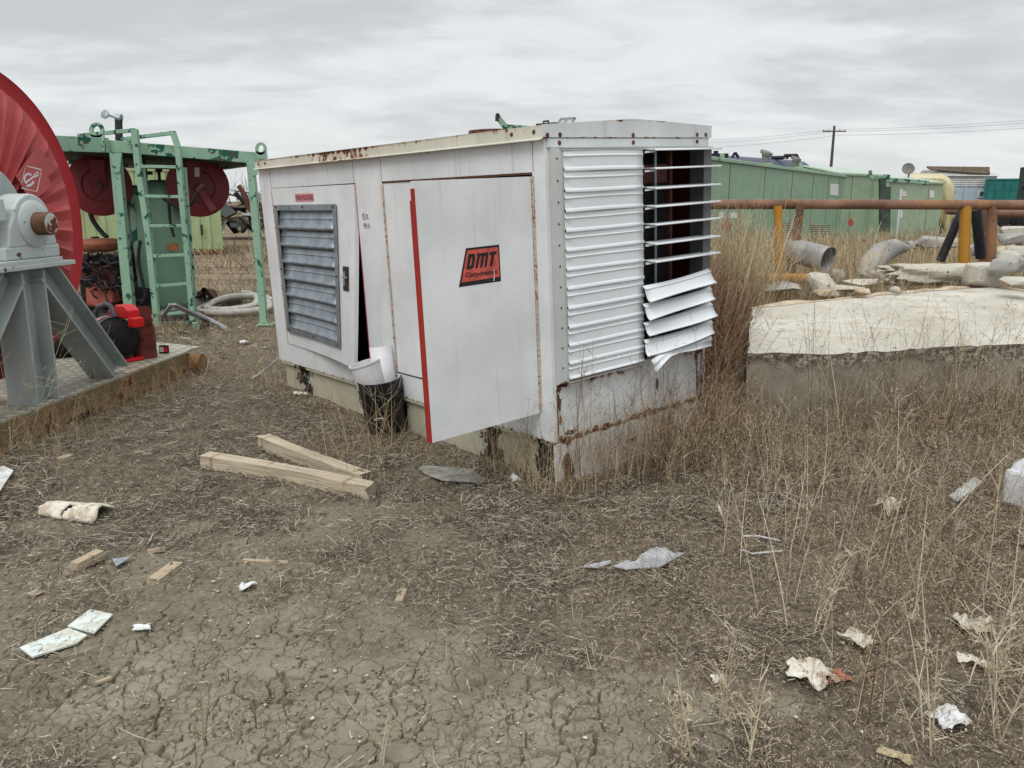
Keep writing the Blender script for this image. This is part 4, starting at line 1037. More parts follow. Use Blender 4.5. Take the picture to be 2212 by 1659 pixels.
def bare_tree(name, loc, h, seed, mat, label, cat='tree', group=None, spread=.5, depth=4, r0=.05, up=.4):
    rr = random.Random(seed); root = empty(name, loc, label, cat, group); tr, cr_ = MB(), MB()
    def grow(p, d, L_, r_, k):
        q = p + d * L_; mid = (p + q) / 2 + Vector((rr.uniform(-1, 1), rr.uniform(-1, 1), 0)) * L_ * .06
        (tr if k == depth else cr_).tube([p, mid, q], r_, 5 if k > 1 else 3, caps=False, rs=[r_, r_ * .8, r_ * .6])
        if k == 0: return
        for i in range(rr.choice((2, 3, 3))):
            nd = (d + Vector((rr.uniform(-1, 1), rr.uniform(-1, 1), rr.uniform(-.2, 1) * up)) * spread * 1.6).normalized(); grow(q if i < 2 else mid, nd, L_ * rr.uniform(.55, .85), r_ * .55, k - 1)
    for _ in range(3): grow(Vector((rr.uniform(-.1, .1), rr.uniform(-.1, .1), 0)), Vector((rr.uniform(-.3, .3), rr.uniform(-.3, .3), 1)).normalized(), h * .32, r0, depth)
    tr.build('trunk', mat, root); cr_.build('crown', mat, root); return root
m_twig = plain('twigs', (.13, .10, .075), .3, 6, .9)
for i, (px, Y, h) in enumerate(((505, 42, 3.0), (530, 46, 3.3), (552, 43, 2.8))):
    q = at(px, 460, Y); bare_tree('bare_shrub', (float(q[0]), Y, 0), h, 20 + i, m_twig, 'leafless shrub on the skyline behind the scrap heap, %s' % ('beside the container', 'middle one of three', 'beside the generator')[i], 'shrub', 'leafless shrubs behind the scrap heap', spread=.38, r0=.035)

m_pole = plain('pole_wood', (.085, .065, .055), .25, 4, .9)
def power_pole(px, ptop, Y, arm, label, h=None):
    q = at(px, ptop, Y); root = empty('power_pole', (float(q[0]), Y, 0), label, 'power pole'); H_ = float(q[2])
    ln = -.012 * H_ * 0
    MB().tube([(0, 0, -.3), (0, 0, H_ / 2), (0, 0, H_)], .15, 10, rs=[.19, .16, .12]).build('pole', m_pole, root, smooth=50)
    MB().box(-arm, arm, -.12, .02, H_ - .62, H_ - .50).build('crossarm', m_pole, root)
    for x in (-arm + .1, -arm * .45, arm * .45, arm - .1): MB().lathe([(0, .16), (.045, .14), (.06, .06), (.03, 0)], (x, -.05, H_ - .50), (0, 0, 1), 8).build('insulator', m_frame, root)
    return np.array([q[0], Y, H_])
h1 = power_pole(1802.5, 272, 92, 1.25, 'wooden power pole with crossarm rising behind the green sheds')
h2 = power_pole(521, 412, 190, 1.2, 'small distant power pole over the yellow green container corner')
m_wire = plain('wire', (.10, .10, .105), .1, 1, .6)
for i, (yl, yp, yr, wn) in enumerate(((303, 280, 250, 'topmost'), (309, 284, 256, 'middle'), (320, 292, 268, 'lowest'))):
    q = at(1795 + i * 7, yp, 92); l_ = at(1500, yl, 112.); r_ = at(2330, yr, 76.); b = MB()
    for e in (l_, r_):
        pts = [q * (1 - t) + e * t - np.array([0, 0, .9 * t * (1 - t)]) for t in np.linspace(0, 1, 12)]; b.tube(pts, .011, 4, caps=False)
    tag(b.build('power_line', m_wire, None, True), '%s of the three thin wires crossing the sky past the power pole' % wn, 'power line', 'power wires on the pole')

# ================================================================== BACKGROUND RIGHT
def r7(x, y): return 1499.06 + x * .32231, 274.2 + y * .32231
m_shed = paint('shed_green', (.245, .385, .26), chips=-.16, dirt=.25, streak=.12, var=.08); m_shed2 = paint('shed_pale_green', (.31, .41, .28), chips=-.16, dirt=.3, streak=.1, var=.08); m_shedr = paint('shed_roof', (.42, .52, .42), chips=-.2, dirt=.3)
def wallpt(x, y, Y):
    return at(*r7(x, y), Y)
def shed(name, xl, Yl, xr, Yr, ztop, depth, ridge, mat, mroof, label, seams):
    L0, R0 = wallpt(xl, 600, Yl), wallpt(xr, 600, Yr); L0[2] = R0[2] = 0; u = R0 - L0; Lw = float(np.linalg.norm(u)); u /= Lw
    root = empty(name, tuple(map(float, L0)), label, 'shed', rz=math.atan2(u[1], u[0]))
    MB().box(0, Lw, 0, .05, 0, ztop).box(0, .05, .05, depth - .05, 0, ztop).box(Lw - .05, Lw, .05, depth - .05, 0, ztop).box(0, Lw, depth - .05, depth, 0, ztop).prism([(Lw - .05, 0, ztop), (Lw - .05, depth / 2, ztop + ridge - .03), (Lw - .05, depth, ztop)], (.05, 0, 0)).prism([(0, 0, ztop), (0, depth / 2, ztop + ridge - .03), (0, depth, ztop)], (.05, 0, 0)).build('wall', mat, root)
    b = MB()
    for (ya, za, yb, zb) in ((-.06, ztop - .01, depth / 2, ztop + ridge), (depth / 2, ztop + ridge, depth + .06, ztop - .01)):
        b.hexa([(-.05, ya, za), (Lw + .05, ya, za), (Lw + .05, yb, zb), (-.05, yb, zb)], [(-.05, ya, za + .05), (Lw + .05, ya, za + .05), (Lw + .05, yb, zb + .05), (-.05, yb, zb + .05)])
    rf = b.build('roof', mroof, root)
    b = MB(); b.box(-.04, Lw + .04, -.075, -.055, ztop - .04, ztop + .02); b.build('gutter', mat, root)
    for sx in seams: MB().box(Lw * sx - .012, Lw * sx + .012, -.006, .001, .1, ztop - .05).build('wall_seam', m_dark if sx < .9 else mat, root)
    return root, L0, u, Lw, rf
sh1, L1, u1, W1, rf1 = shed('service_shed', -260, 15.5, 1032, 33, 2.42, 2.6, .13, m_shed, m_shedr, 'long bright green steel shed with low pitched roof, nearest behind the rusty rail', (.22, .37, .52, .66, .78, .88))
def onwall(px, py, L0, u, off=.02):
    nrm = np.array([u[1], -u[0], 0]); p = onplane(*r7(px, py), L0 + nrm * off, nrm) - L0; return float(p @ u), -off, float(p[2])
def wallquad(name, q, mat, root, L0, u, off=.012, th=.01):
    pts = [onwall(x, y, L0, u, off) for x, y in q]; return MB().prism(pts, (0, th - .001, 0)).build(name, mat, root)
wallquad('white_notice', [(915, 380), (970, 384), (968, 460), (913, 454)], m_wh, sh1, L1, u1)
wallquad('white_notice', [(170, 572), (202, 572), (202, 610), (170, 610)], m_wh, sh1, L1, u1); wallquad('white_notice', [(245, 574), (290, 574), (290, 612), (245, 612)], m_wh, sh1, L1, u1)
wallquad('hazard_diamond', [(218, 622), (254, 665), (218, 712), (182, 665)], plain('hazard_red', (.38, .06, .05), .2, 30, .6), sh1, L1, u1); wallquad('hazard_diamond', [(1053, 608), (1074, 640), (1053, 672), (1034, 640)], bpy.data.materials['hazard_red'], sh1, L1, u1) if False else None
for vx0, vx1, vy0, vy1 in ((797, 912, 652, 765), (597, 656, 640, 742)):
    v_ = MB(); nl = 9
    fr_m = wallquad('vent', [(vx0, vy0), (vx1, vy0), (vx1, vy1), (vx0, vy1)], plain('vent_dark', (.03, .035, .03), .1, 4, .8), sh1, L1, u1, .02, .012)
    for i in range(nl):
        ya = vy0 + (vy1 - vy0) * (i + .1) / nl; yb = vy0 + (vy1 - vy0) * (i + .6) / nl; pts = [onwall(x, y, L1, u1, .045) for x, y in ((vx0, ya), (vx1, ya), (vx1, yb), (vx0, yb))]; v_.prism(pts, (0, .02, 0))
    v_.build('vent_blade', bpy.data.materials['cream'] if 'cream' in bpy.data.materials else plain('cream', (.48, .50, .38), .1, 5, .6), fr_m)
# roof furniture: stacks, lug, conduit
def onroof(px, py, Y, name, r_, h_px, mat, root, cap=True):
    q, t_ = at(*r7(px, py), Y), at(*r7(px, py - h_px), Y); b = MB(); b.tube([q, t_], r_, 12)
    if cap: b.lathe([(0, .03), (r_ * 1.6, 0), (r_ * 1.6, -.08)], t_ + np.array([.03, 0, .05]), (.3, -.3, 1), 12)
    return b.build(name, mat, root, True)
m_stack = plain('stack_grey', (.17, .16, .15), .3, 6, .7)
onroof(482, 240, 23.5, 'exhaust_stack', .11, 62, m_stack, sh1); onroof(681, 268, 28.5, 'exhaust_stack', .11, 52, m_stack, sh1)
onroof(478, 265, 23.4, 'stack_base', .20, 22, m_shed, sh1, False); onroof(680, 290, 28.4, 'stack_base', .24, 18, m_shed, sh1, False); onroof(190, 225, 18.4, 'lifting_post', .05, 48, m_shed, sh1, False); onroof(715, 285, 29, 'lifting_post', .05, 50, m_shed, sh1, False)
# second shed, further back
sh2, L2, u2, W2, rf2 = shed('service_shed', 960, 31.5, 1262, 34.2, 2.50, 3.0, .30, m_shed2, m_shedr, 'pale green steel shed standing between the long green shed and the door cabin', (.25, .75))
sh3, L3, u3, W3, rf3 = shed('door_cabin', 1285, 33.0, 1648, 37.2, 2.27, 2.6, .22, m_shed2, m_shedr, 'pale green cabin with a white edged door, left of the yellow tarpaulin', (.72,))
MB().add(*(lambda q: (q.v, q.f))(MB().prism([onwall(x, y, L3, u3, .015) for x, y in ((1383, 415), (1398, 415), (1362, 742), (1350, 742))], (0, .01, 0)))).build('door_edge', m_wh, sh3)
MB().prism([onwall(x, y, L3, u3, .03) for x, y in ((1300, 412), (1384, 414), (1352, 740), (1275, 735))], (0, .02, 0)).build('door', m_shed, sh3)
for y0 in (432, 450): wallquad('white_notice', [(1396, y0), (1424, y0), (1424, y0 + 14), (1396, y0 + 14)], m_wh, sh3, L3, u3)
wallquad('white_notice', [(1582, 425), (1610, 427), (1608, 476), (1580, 474)], m_wh, sh3, L3, u3); wallquad('white_notice', [(1385, 560), (1398, 560), (1396, 608), (1383, 608)], m_wh, sh3, L3, u3)
wallquad('hazard_diamond', [(1053, 608), (1074, 640), (1053, 672), (1034, 640)], bpy.data.materials['hazard_red'], sh1, L1, u1) if False else MB().prism([wallpt(*q, 30.9) for q in ((1053, 610), (1074, 641), (1053, 673), (1033, 641))], (0, .01, 0)).build('hazard_diamond', bpy.data.materials['hazard_red'], sh2, True)
# green davit over the cabin
dv = empty('davit', tuple(map(float, gp(*r7(1265, 760)))), 'green lifting davit with dark post in front of the door cabin', 'davit')
Yd = 30.5
b = MB(); b.bar(wallpt(1262, 345, Yd), wallpt(1266, 790, Yd), .20, .16, (0, 1, 0)); b.bar(wallpt(1300, 400, Yd), wallpt(1296, 790, Yd), .16, .12, (0, 1, 0)); b.build('post', plain('post_dark', (.05, .07, .055), .4, 5, .7), dv, True)
b = MB(); b.bar(wallpt(1195, 346, Yd), wallpt(1565, 372, Yd + 2), .14, .14, (0, 1, 0)); b.bar(wallpt(1200, 348, Yd), wallpt(1172, 312, Yd), .14, .12, (0, 1, 0)); b.bar(wallpt(1545, 360, Yd + 2), wallpt(1545, 392, Yd + 2), .2, .1, (0, 1, 0)); b.bar(wallpt(1268, 335, Yd), wallpt(1310, 338, Yd), .18, .10, (0, 1, 0)); b.build('arm', m_green, dv, True)
b = MB(); b.lathe([(0, .0), (.10, .02), (.10, .08), (0, .1)], wallpt(1172, 308, Yd), (1, 0, 0), 10); b.build('sheave', m_stack, dv, True)
# green boom and skylight frame seen over the generator roof
b = MB(); Yb = 13.
bm_ = empty('crane_boom', tuple(map(float, gp(1110, 560))), 'green folded crane boom showing above the generator roof', 'crane boom')
b.bar(at(1074, 252, Yb), at(1094, 277, Yb), .085, .06, (0, 1, 0)); b.bar(at(1090, 275, Yb), at(1190, 283, Yb), .09, .07, (0, 1, 0)); b.bar(at(1190, 283, Yb), at(1330, 320, Yb), .09, .07, (0, 1, 0)); b.bar(at(1330, 320, Yb), (at(1330, 320, Yb)[0], Yb, 0.), .1, .1, (0, 1, 0)); b.build('boom', m_green, bm_, True)
b = MB(); b.tube([at(1074, 250, Yb) + np.array([0, -.05 + .0, 0]), at(1073, 262, Yb) + np.array([.0, -.06, 0])], .025, 8); b.lathe([(0, -.04), (.035, -.04), (.035, .04), (0, .04)], at(1075, 250, Yb), (0, 1, 0), 12); b.build('boom_hook', m_dark, bm_, True)
fr_q = [(1203, 272), (1211, 257), (1243, 255), (1233, 270)]; b = MB(); Yh = float((GO + sum(g_ax[i] * gl(1215, 270, 2, 1.715)[i] for i in range(3)))[1])
P_ = [gl(*q, 2, 0) if False else at(*q, Yh) for q in fr_q]
hv = empty('roof_hatch', (float(P_[0][0]), Yh, 1.9), 'small clear hatch frame propped up on the generator roof', 'hatch')
for i in range(4): b.bar(P_[i], P_[(i + 1) % 4], .012, .012, (0, 1, 0))
b.build('hatch_frame', m_galv, hv, True)
def glassfn(N):
    return dict(color=(.62, .66, .66), alpha=.35, rough=.3)
MB().prism([p * .97 + sum(P_) / 4 * .03 for p in P_], (0, .003, 0)).build('hatch_pane', material('pane', glassfn), hv, True)
b = MB(); b.bar(P_[3], P_[3] + np.array([-.03, .25, -.11]), .012, .012); b.bar(P_[0] + np.array([.03, 0, 0]), P_[1] * .5 + P_[2] * .5, .008, .008, (0, 1, 0)); b.build('hatch_stay', m_galv, hv, True)
# blue tank trailer
m_blue = paint('tank_blue', (.045, .058, .105), chips=-.1, dirt=.35, rough=.4, var=.25)
tk = empty('blue_tank', (float(wallpt(400, 500, 38)[0]), 38, 0), 'dark blue cylindrical tank with pipework on top, behind the long green shed', 'tank')
pA, pB = wallpt(-150, 300, 35), wallpt(680, 330, 42); ax_ = pB - pA; LT = np.linalg.norm(ax_)
rT = 1.15; pA[2] = pB[2] = at(*r7(500, 210), 40)[2] - rT; ax_ = pB - pA; LT = float(np.linalg.norm(ax_))
b = MB(); b.lathe([(0, -.5), (.6, -.4), (1.0, -.15), (rT, .1), (rT, LT - .1), (1.0, LT + .35), (.6, LT + .65), (0, LT + .75)], pA, ax_, 48); b.build('shell', m_blue, tk, True, smooth=40)
b = MB(); m_bk = plain('blue_black', (.012, .013, .025), .2, 6, .5)
Yq = 40
b.tube([wallpt(515, 208, Yq), wallpt(600, 205, Yq)], .09, 8); b.tube([wallpt(602, 212, Yq), wallpt(608, 192, Yq), wallpt(690, 190, Yq), wallpt(700, 215, Yq)], .08, 8); b.tube([wallpt(625, 215, Yq), wallpt(625, 195, Yq)], .07, 8); b.tube([wallpt(655, 215, Yq), wallpt(655, 190, Yq)], .05, 8); b.tube([wallpt(670, 215, Yq), wallpt(671, 190, Yq)], .05, 8)
b.build('pipework', m_bk, tk, True)
b = MB(); b.bar(wallpt(255, 205, 36.5), wallpt(276, 172, 36.5), .1, .1, (0, 1, 0)); b.bar(wallpt(276, 172, 36.5), wallpt(300, 207, 36.5), .1, .1, (0, 1, 0)); b.build('a_frame', m_bk, tk, True)
b = MB(); b.box(float(wallpt(-150, 200, 35)[0]), float(wallpt(190, 200, 35)[0]), 34.0, 35.0, float(wallpt(0, 232, 35)[2]), float(wallpt(0, 186, 35)[2])); b.tube([wallpt(147, 190, 34.5), wallpt(147, 160, 34.5)], .10, 8); b.build('walkway_box', m_bk, tk, True)
b = MB(); b.box(float(pA[0]), float(pB[0]) - 1.5, 37.0, 41, 0, float(pA[2]) - .9); b.build('chassis', m_bk, tk, True)
# yellow tarpaulin over a load
m_tarp = plain('yellow_tarp', (.52, .47, .28), .12, 2.5, .7)
def tarp():
    Yt_ = 38.5; xs = np.linspace(1440, 1752, 26); top = lambda x: 312 + max(0, (x - 1640) / 110.) ** 2 * 75 + max(0, (x - 1720) / 30) * 40 + (0 if x > 1500 else (1500 - x) * .0)
    V = []; prof = 14
    for i, x in enumerate(xs):
        tp = top(x)
        for j in range(prof):
            t = j / (prof - 1)
            if t < .3: y = tp + 30 * t / .3 * 1.; Y = Yt_ + 1.6 - 1.6 * t / .3
            else: y = tp + 30 + (t - .3) / .7 * (660 - tp - 30 + 45 * math.sin(i * .7)); Y = Yt_ - .25 * math.sin(i * 1.3) * (t - .3) - .1 * math.sin(i * .55 + 2)
            V.append(wallpt(x + 6 * math.sin(j * .9 + i * .3), y, Y))
    b = MB(); b.add(V, [(i * prof + j, (i + 1) * prof + j, (i + 1) * prof + j + 1, i * prof + j + 1) for i in range(25) for j in range(prof - 1)]); return b
tp_ = tarp().build('tarpaulin', m_tarp, None, True, smooth=70, thick=.01); tag(tp_, 'pale yellow tarpaulin draped over a load beside the door cabin', 'tarpaulin')
ld = wallpt(1600, 500, 39.6); MB_ = MB().box(float(ld[0]) - 2.3, float(ld[0]) + .4, 39.2, 41, 0, 2.2); tag(MB_.build('covered_load', m_woodd, None, True, bevel=.1), 'bulky load hidden beneath the pale yellow tarpaulin', 'load')
# satellite dish
sd = empty('satellite_dish', tuple(map(float, wallpt(1437, 345, 37.5) * np.array([1, 1, 1]))), 'grey satellite dish on a bent mast above the cabin roof', 'satellite dish')
dc = wallpt(1437, 280, 37.3); b = MB(); dn_ = np.array([-.3, -1, .35]); b.lathe([(0, -.09), (.13, -.075), (.20, -.04), (.255, 0), (.262, .004), (.262, -.008), (.20, -.05), (0, -.1)], dc, dn_, 32); b.build('dish', m_stack, sd, True, smooth=50)
b = MB(); b.tube([dc + np.array([0, .08, -.05]), wallpt(1440, 325, 37.5), wallpt(1434, 342, 37.5)], .035, 8); b.tube([dc + np.array([0, 0, -.24]), dc + np.array([.02, -.3, -.1]), ], .015, 6); b.lathe([(0, 0), (.04, 0), (.04, .07), (0, .07)], dc + np.array([.02, -.3, -.12]), (0, 1, 0), 8); b.build('mast', m_stack, sd, True)
# white trailer house
Yw = 64.
tr0, tr1 = wallpt(1640, 500, Yw), wallpt(2010, 500, Yw); zt_ = float(at(*r7(0, 398), Yw)[2]); zr_ = float(at(*r7(0, 345), Yw)[2]); zm = float(at(*r7(0, 362), Yw)[2])
th_ = empty('trailer_house', (float(tr0[0]), Yw, 0), 'old white trailer house with a bluish panel wall and one window', 'trailer house'); x0_, x1_ = 0, float(tr1[0] - tr0[0])
m_siding = paint('trailer_siding', (.50, .50, .49), chips=-.15, dirt=.6, streak=.2); m_bpan = paint('bluish_panel', (.44, .52, .60), chips=-.2, dirt=.3)
MB().box(x0_, x1_, 0, 3, .4, zt_).build('lower_wall', m_bpan, th_); b = MB(); nb = 5
for i in range(nb):
    za_, zb_ = zt_ + (zm - zt_) * i / nb * 1.9, zt_ + (zm - zt_) * (i + 1) / nb * 1.9
    b.hexa([(x0_, -.06, za_), (x1_, -.06, za_), (x1_, 3, za_), (x0_, 3, za_)], [(x0_, -.02, zb_), (x1_, -.02, zb_), (x1_, 3, zb_), (x0_, 3, zb_)])
b.build('siding', m_siding, th_); zs = zt_ + (zm - zt_) * 1.9
b = MB(); b.hexa([(x0_ - .2, -.2, zs), (x1_ + .1, -.2, zs), (x1_ + .1, 3.2, zs), (x0_ - .2, 3.2, zs)], [(x0_ - .2, .2, zs + .5), (x1_ + .1, .2, zs + .22), (x1_ + .1, 2.8, zs + .25), (x0_ - .2, 2.8, zs + .5)]); b.build('roof', m_frame, th_)
b = MB(); b.hexa([(-.9, -.1, zs + .42), (3.6, -.1, zs + .12), (3.9, .6, zs + .2), (-.9, .6, zs + .62)], [(-.9, -.1, zs + .48), (3.6, -.1, zs + .18), (3.9, .6, zs + .7), (-.9, .6, zs + .75)]); b.build('roof_panel', m_woodd, th_)
for wx in (1905, 1955):
    a_, c_ = at(*r7(wx, 424), Yw), at(*r7(wx + 40, 474), Yw); wf = MB().box(float(a_[0] - tr0[0]), float(c_[0] - tr0[0]), -.05, -.01, float(c_[2]), float(a_[2])).build('window', m_wh, th_)
    MB().box(float(a_[0] - tr0[0]) + .12, float(c_[0] - tr0[0]) - .12, -.06, -.051, float(c_[2]) + .1, float(a_[2]) - .1).build('window_pane', plain('dark_glass', (.10, .11, .11), .2, 3, .2), wf)
for sx in (1.8, 3.4, 4.9): MB().box(sx, sx + .03, -.012, 0, .4, zt_).build('panel_joint', m_stack, th_)
# teal container at the right edge
m_teal = paint('teal_paint', (.012, .145, .135), chips=-.12, dirt=.3, var=.12)
q = wallpt(2188, 500, 60); ct = empty('teal_container', (float(q[0]), 60, 0), 'teal shipping container with closed end doors at the right edge', 'shipping container', rz=R(-29)); wq = 2.3; hq = float(at(*r7(0, 345), 60)[2])
b = MB(); b.box(-wq, 0, .03, 6, 0, hq); b.build('body', m_teal, ct)
for xa, xb in ((-wq + .12, -wq / 2 - .02), (-wq / 2 + .02, -.12)):
    d_ = MB().box(xa, xb, -.01, .03, .15, hq - .15).build('door', m_teal, ct)
    for k_ in range(4): MB().box(xa + .1, xb - .1, -.035, -.011, .3 + k_ * (hq - .5) / 4, .3 + (k_ + .7) * (hq - .5) / 4).build('door_panel', m_teal, d_)
for xx in (-wq * .72, -wq * .3): MB().tube([(xx, -.06, .1), (xx, -.06, hq - .1)], .03, 8).build('locking_bar', m_teal, ct)
b = MB(); b.box(-wq - .05, .05, -.05, .0, hq - .12, hq); b.box(-wq - .05, -wq + .1, -.05, 0, 0, hq - .121); b.box(-.1, .05, -.05, 0, 0, hq - .121); b.build('frame', m_teal, ct)
q = wallpt(2192, 500, 46); b = MB(); b.box(float(q[0]), float(q[0]) + 3, 46, 46.5, 0, float(at(*r7(0, 268), 46)[2])); b.box(float(q[0]) - .1, float(q[0]) + 3, 45.8, 46, float(at(*r7(0, 405), 46)[2]), float(at(*r7(0, 385), 46)[2])); tag(b.build('dark_frame', plain('dark_green_steel', (.02, .045, .04), .3, 3, .6), None, True, bevel=.05), 'dark green steel post frame at the extreme right edge', 'steel frame')
# far wagon of dark pipes behind the right posts
b = MB()
for i in range(7): q = wallpt(2070 + (i % 4) * 30, 600 + (i // 4) * 26 + (i % 4) * 4, 20); b.tube([q, q + np.array([4, 2.5, .05])], .16, 12)
tag(b.build('pipe_stack', m_dark, None, True, smooth=50), 'stack of dark pipes and tyres behind the right rail post', 'pipes')

# ================================================================== PIPE RAIL
m_railrust = paint('rail_pipe', (.215, .115, .07), chips=.13, chip_scale=14, under=(.33, .14, .03), dirt=.7, rough=.75, var=.25)
m_yel = paint('yellow_post', (.42, .20, .02), chips=.06, chip_scale=8, under=(.12, .05, .02), dirt=.5, rough=.55)
m_bpost = plain('blue_black_post', (.018, .019, .024), .4, 12, .6)
YR = 9.7
RL = empty('pipe_rail', (float(wallpt(1800, 800, YR)[0]), YR, 0), 'long rusty horizontal pipe rail carried on yellow and brown posts', 'rail')
b = MB(); b.tube([wallpt(60, 520, YR + .1), wallpt(700, 518, YR + .05), wallpt(1300, 520, YR), wallpt(2300, 523, YR)], .056, 20); b.build('rail_pipe', m_railrust, RL, True, smooth=50)
b = MB(); b.tube([wallpt(1690, 560, YR + .9), wallpt(2300, 592, YR + .9)], .05, 14); b.build('second_pipe', m_railrust, RL, True, smooth=50)
def post(p, q, r_, mat): return MB().tube([p, q], r_, 16).build('post', mat, RL, True, smooth=50)
post(wallpt(1822, 530, YR), wallpt(1805, 990, YR), .062, m_yel); post(wallpt(562, 530, YR), wallpt(575, 1050, YR), .05, m_yel); post(wallpt(712, 530, YR), wallpt(640, 1050, YR), .05, m_railrust); post(wallpt(1998, 530, YR), wallpt(1990, 1000, YR), .055, m_railrust); post(wallpt(1960, 550, YR + .5), wallpt(1935, 900, YR + .5), .045, m_railrust)
post(wallpt(1800, 555, YR + .3), wallpt(1650, 900, YR + .3), .05, m_bpost); post(wallpt(1890, 555, YR + .3), wallpt(1925, 880, YR + .3), .06, m_bpost)
b = MB(); b.tube([wallpt(1845, 835, YR + .4), wallpt(1915, 815, YR + .4)], .07, 14); tag(b.build('white_roll', m_label, None, True, smooth=50), 'white roll with dark bands at the foot of the yellow post', 'roll')

# ================================================================== CONCRETE SLAB AND RUBBLE
def concfn(light, dark, pit):
    def fn(N):
        x, y, z = N.xyz(); n = N.noise(1.4, 6, .6); n2 = N.noise(9, 8, .68); n3 = N.noise(45, 5, .65)
        c = N.mix(n.step(.3, .7), dark, light); c = N.mix((N.noise(3, 5, .7).step(.50, .66)) * .75, c, (.40, .33, .24))
        pits = N.vor(13, N.map((1, 1, 1))).step(.26, .12) * n2.step(.50, .56); c = N.mix(pits * .9, c, (.09, .08, .065)); ln_ = N.noise(4, 2, .4, N.map((.5, 2.2, 1)), 3.); c = N.mix((ln_ - .5).abs().step(.006, .0) * N.noise(2, 2).step(.5, .6) * .6, c, (.16, .14, .11))
        sc_ = N.noise(6, 3, .5, N.map((.6, 1, 6)), 2.).step(.60, .64); c = N.mix(sc_ * .35, c, dark)
        return dict(color=c, bump=N.bump(n2 * 1. + n3 * .4 - pits * .8, .8, pit), rough=.9)
    return fn
m_conc = material('pale_concrete', concfn((.57, .55, .485), (.43, .405, .34), .014), spec=.2)
def faceconc_shade(N):
    x, y, z = N.xyz(); n = N.noise(1.4, 6, .6); n2 = N.noise(9, 8, .68); n3 = N.noise(45, 5, .65); sx = N.noise(2.1, 4, .6)
    agg = ((z + (n2 - .5) * .18 + (sx - .5) * .35).step(.42, .52)).max(N.noise(1.1, 4, .65).step(.60, .66))
    c = N.mix(n.step(.3, .7), (.20, .18, .14), (.27, .245, .195))
    st = N.vor(24); sid = N.vor(24, out='Color'); c = N.mix(agg * .9, c, N.mix(N.noise(26, 4, .7).step(.42, .6), (.10, .088, .068), (.48, .43, .35)))
    return dict(color=c, bump=N.bump(n3 * .5 + agg * N.noise(26, 4, .7) * 3., .9, .012), rough=.92)
m_face_shade = material('slab_face_shade', faceconc_shade, spec=.2)  # exposed aggregate, over concrete coloured darker for the shade on upright faces
def broken(N):
    n2 = N.noise(9, 8, .68); c = N.mix(n2.step(.35, .65), (.36, .27, .175), (.55, .46, .34)); return dict(color=c, bump=N.bump(n2, .9, .02), rough=.95)
m_brk = material('broken_edge', broken, spec=.2)
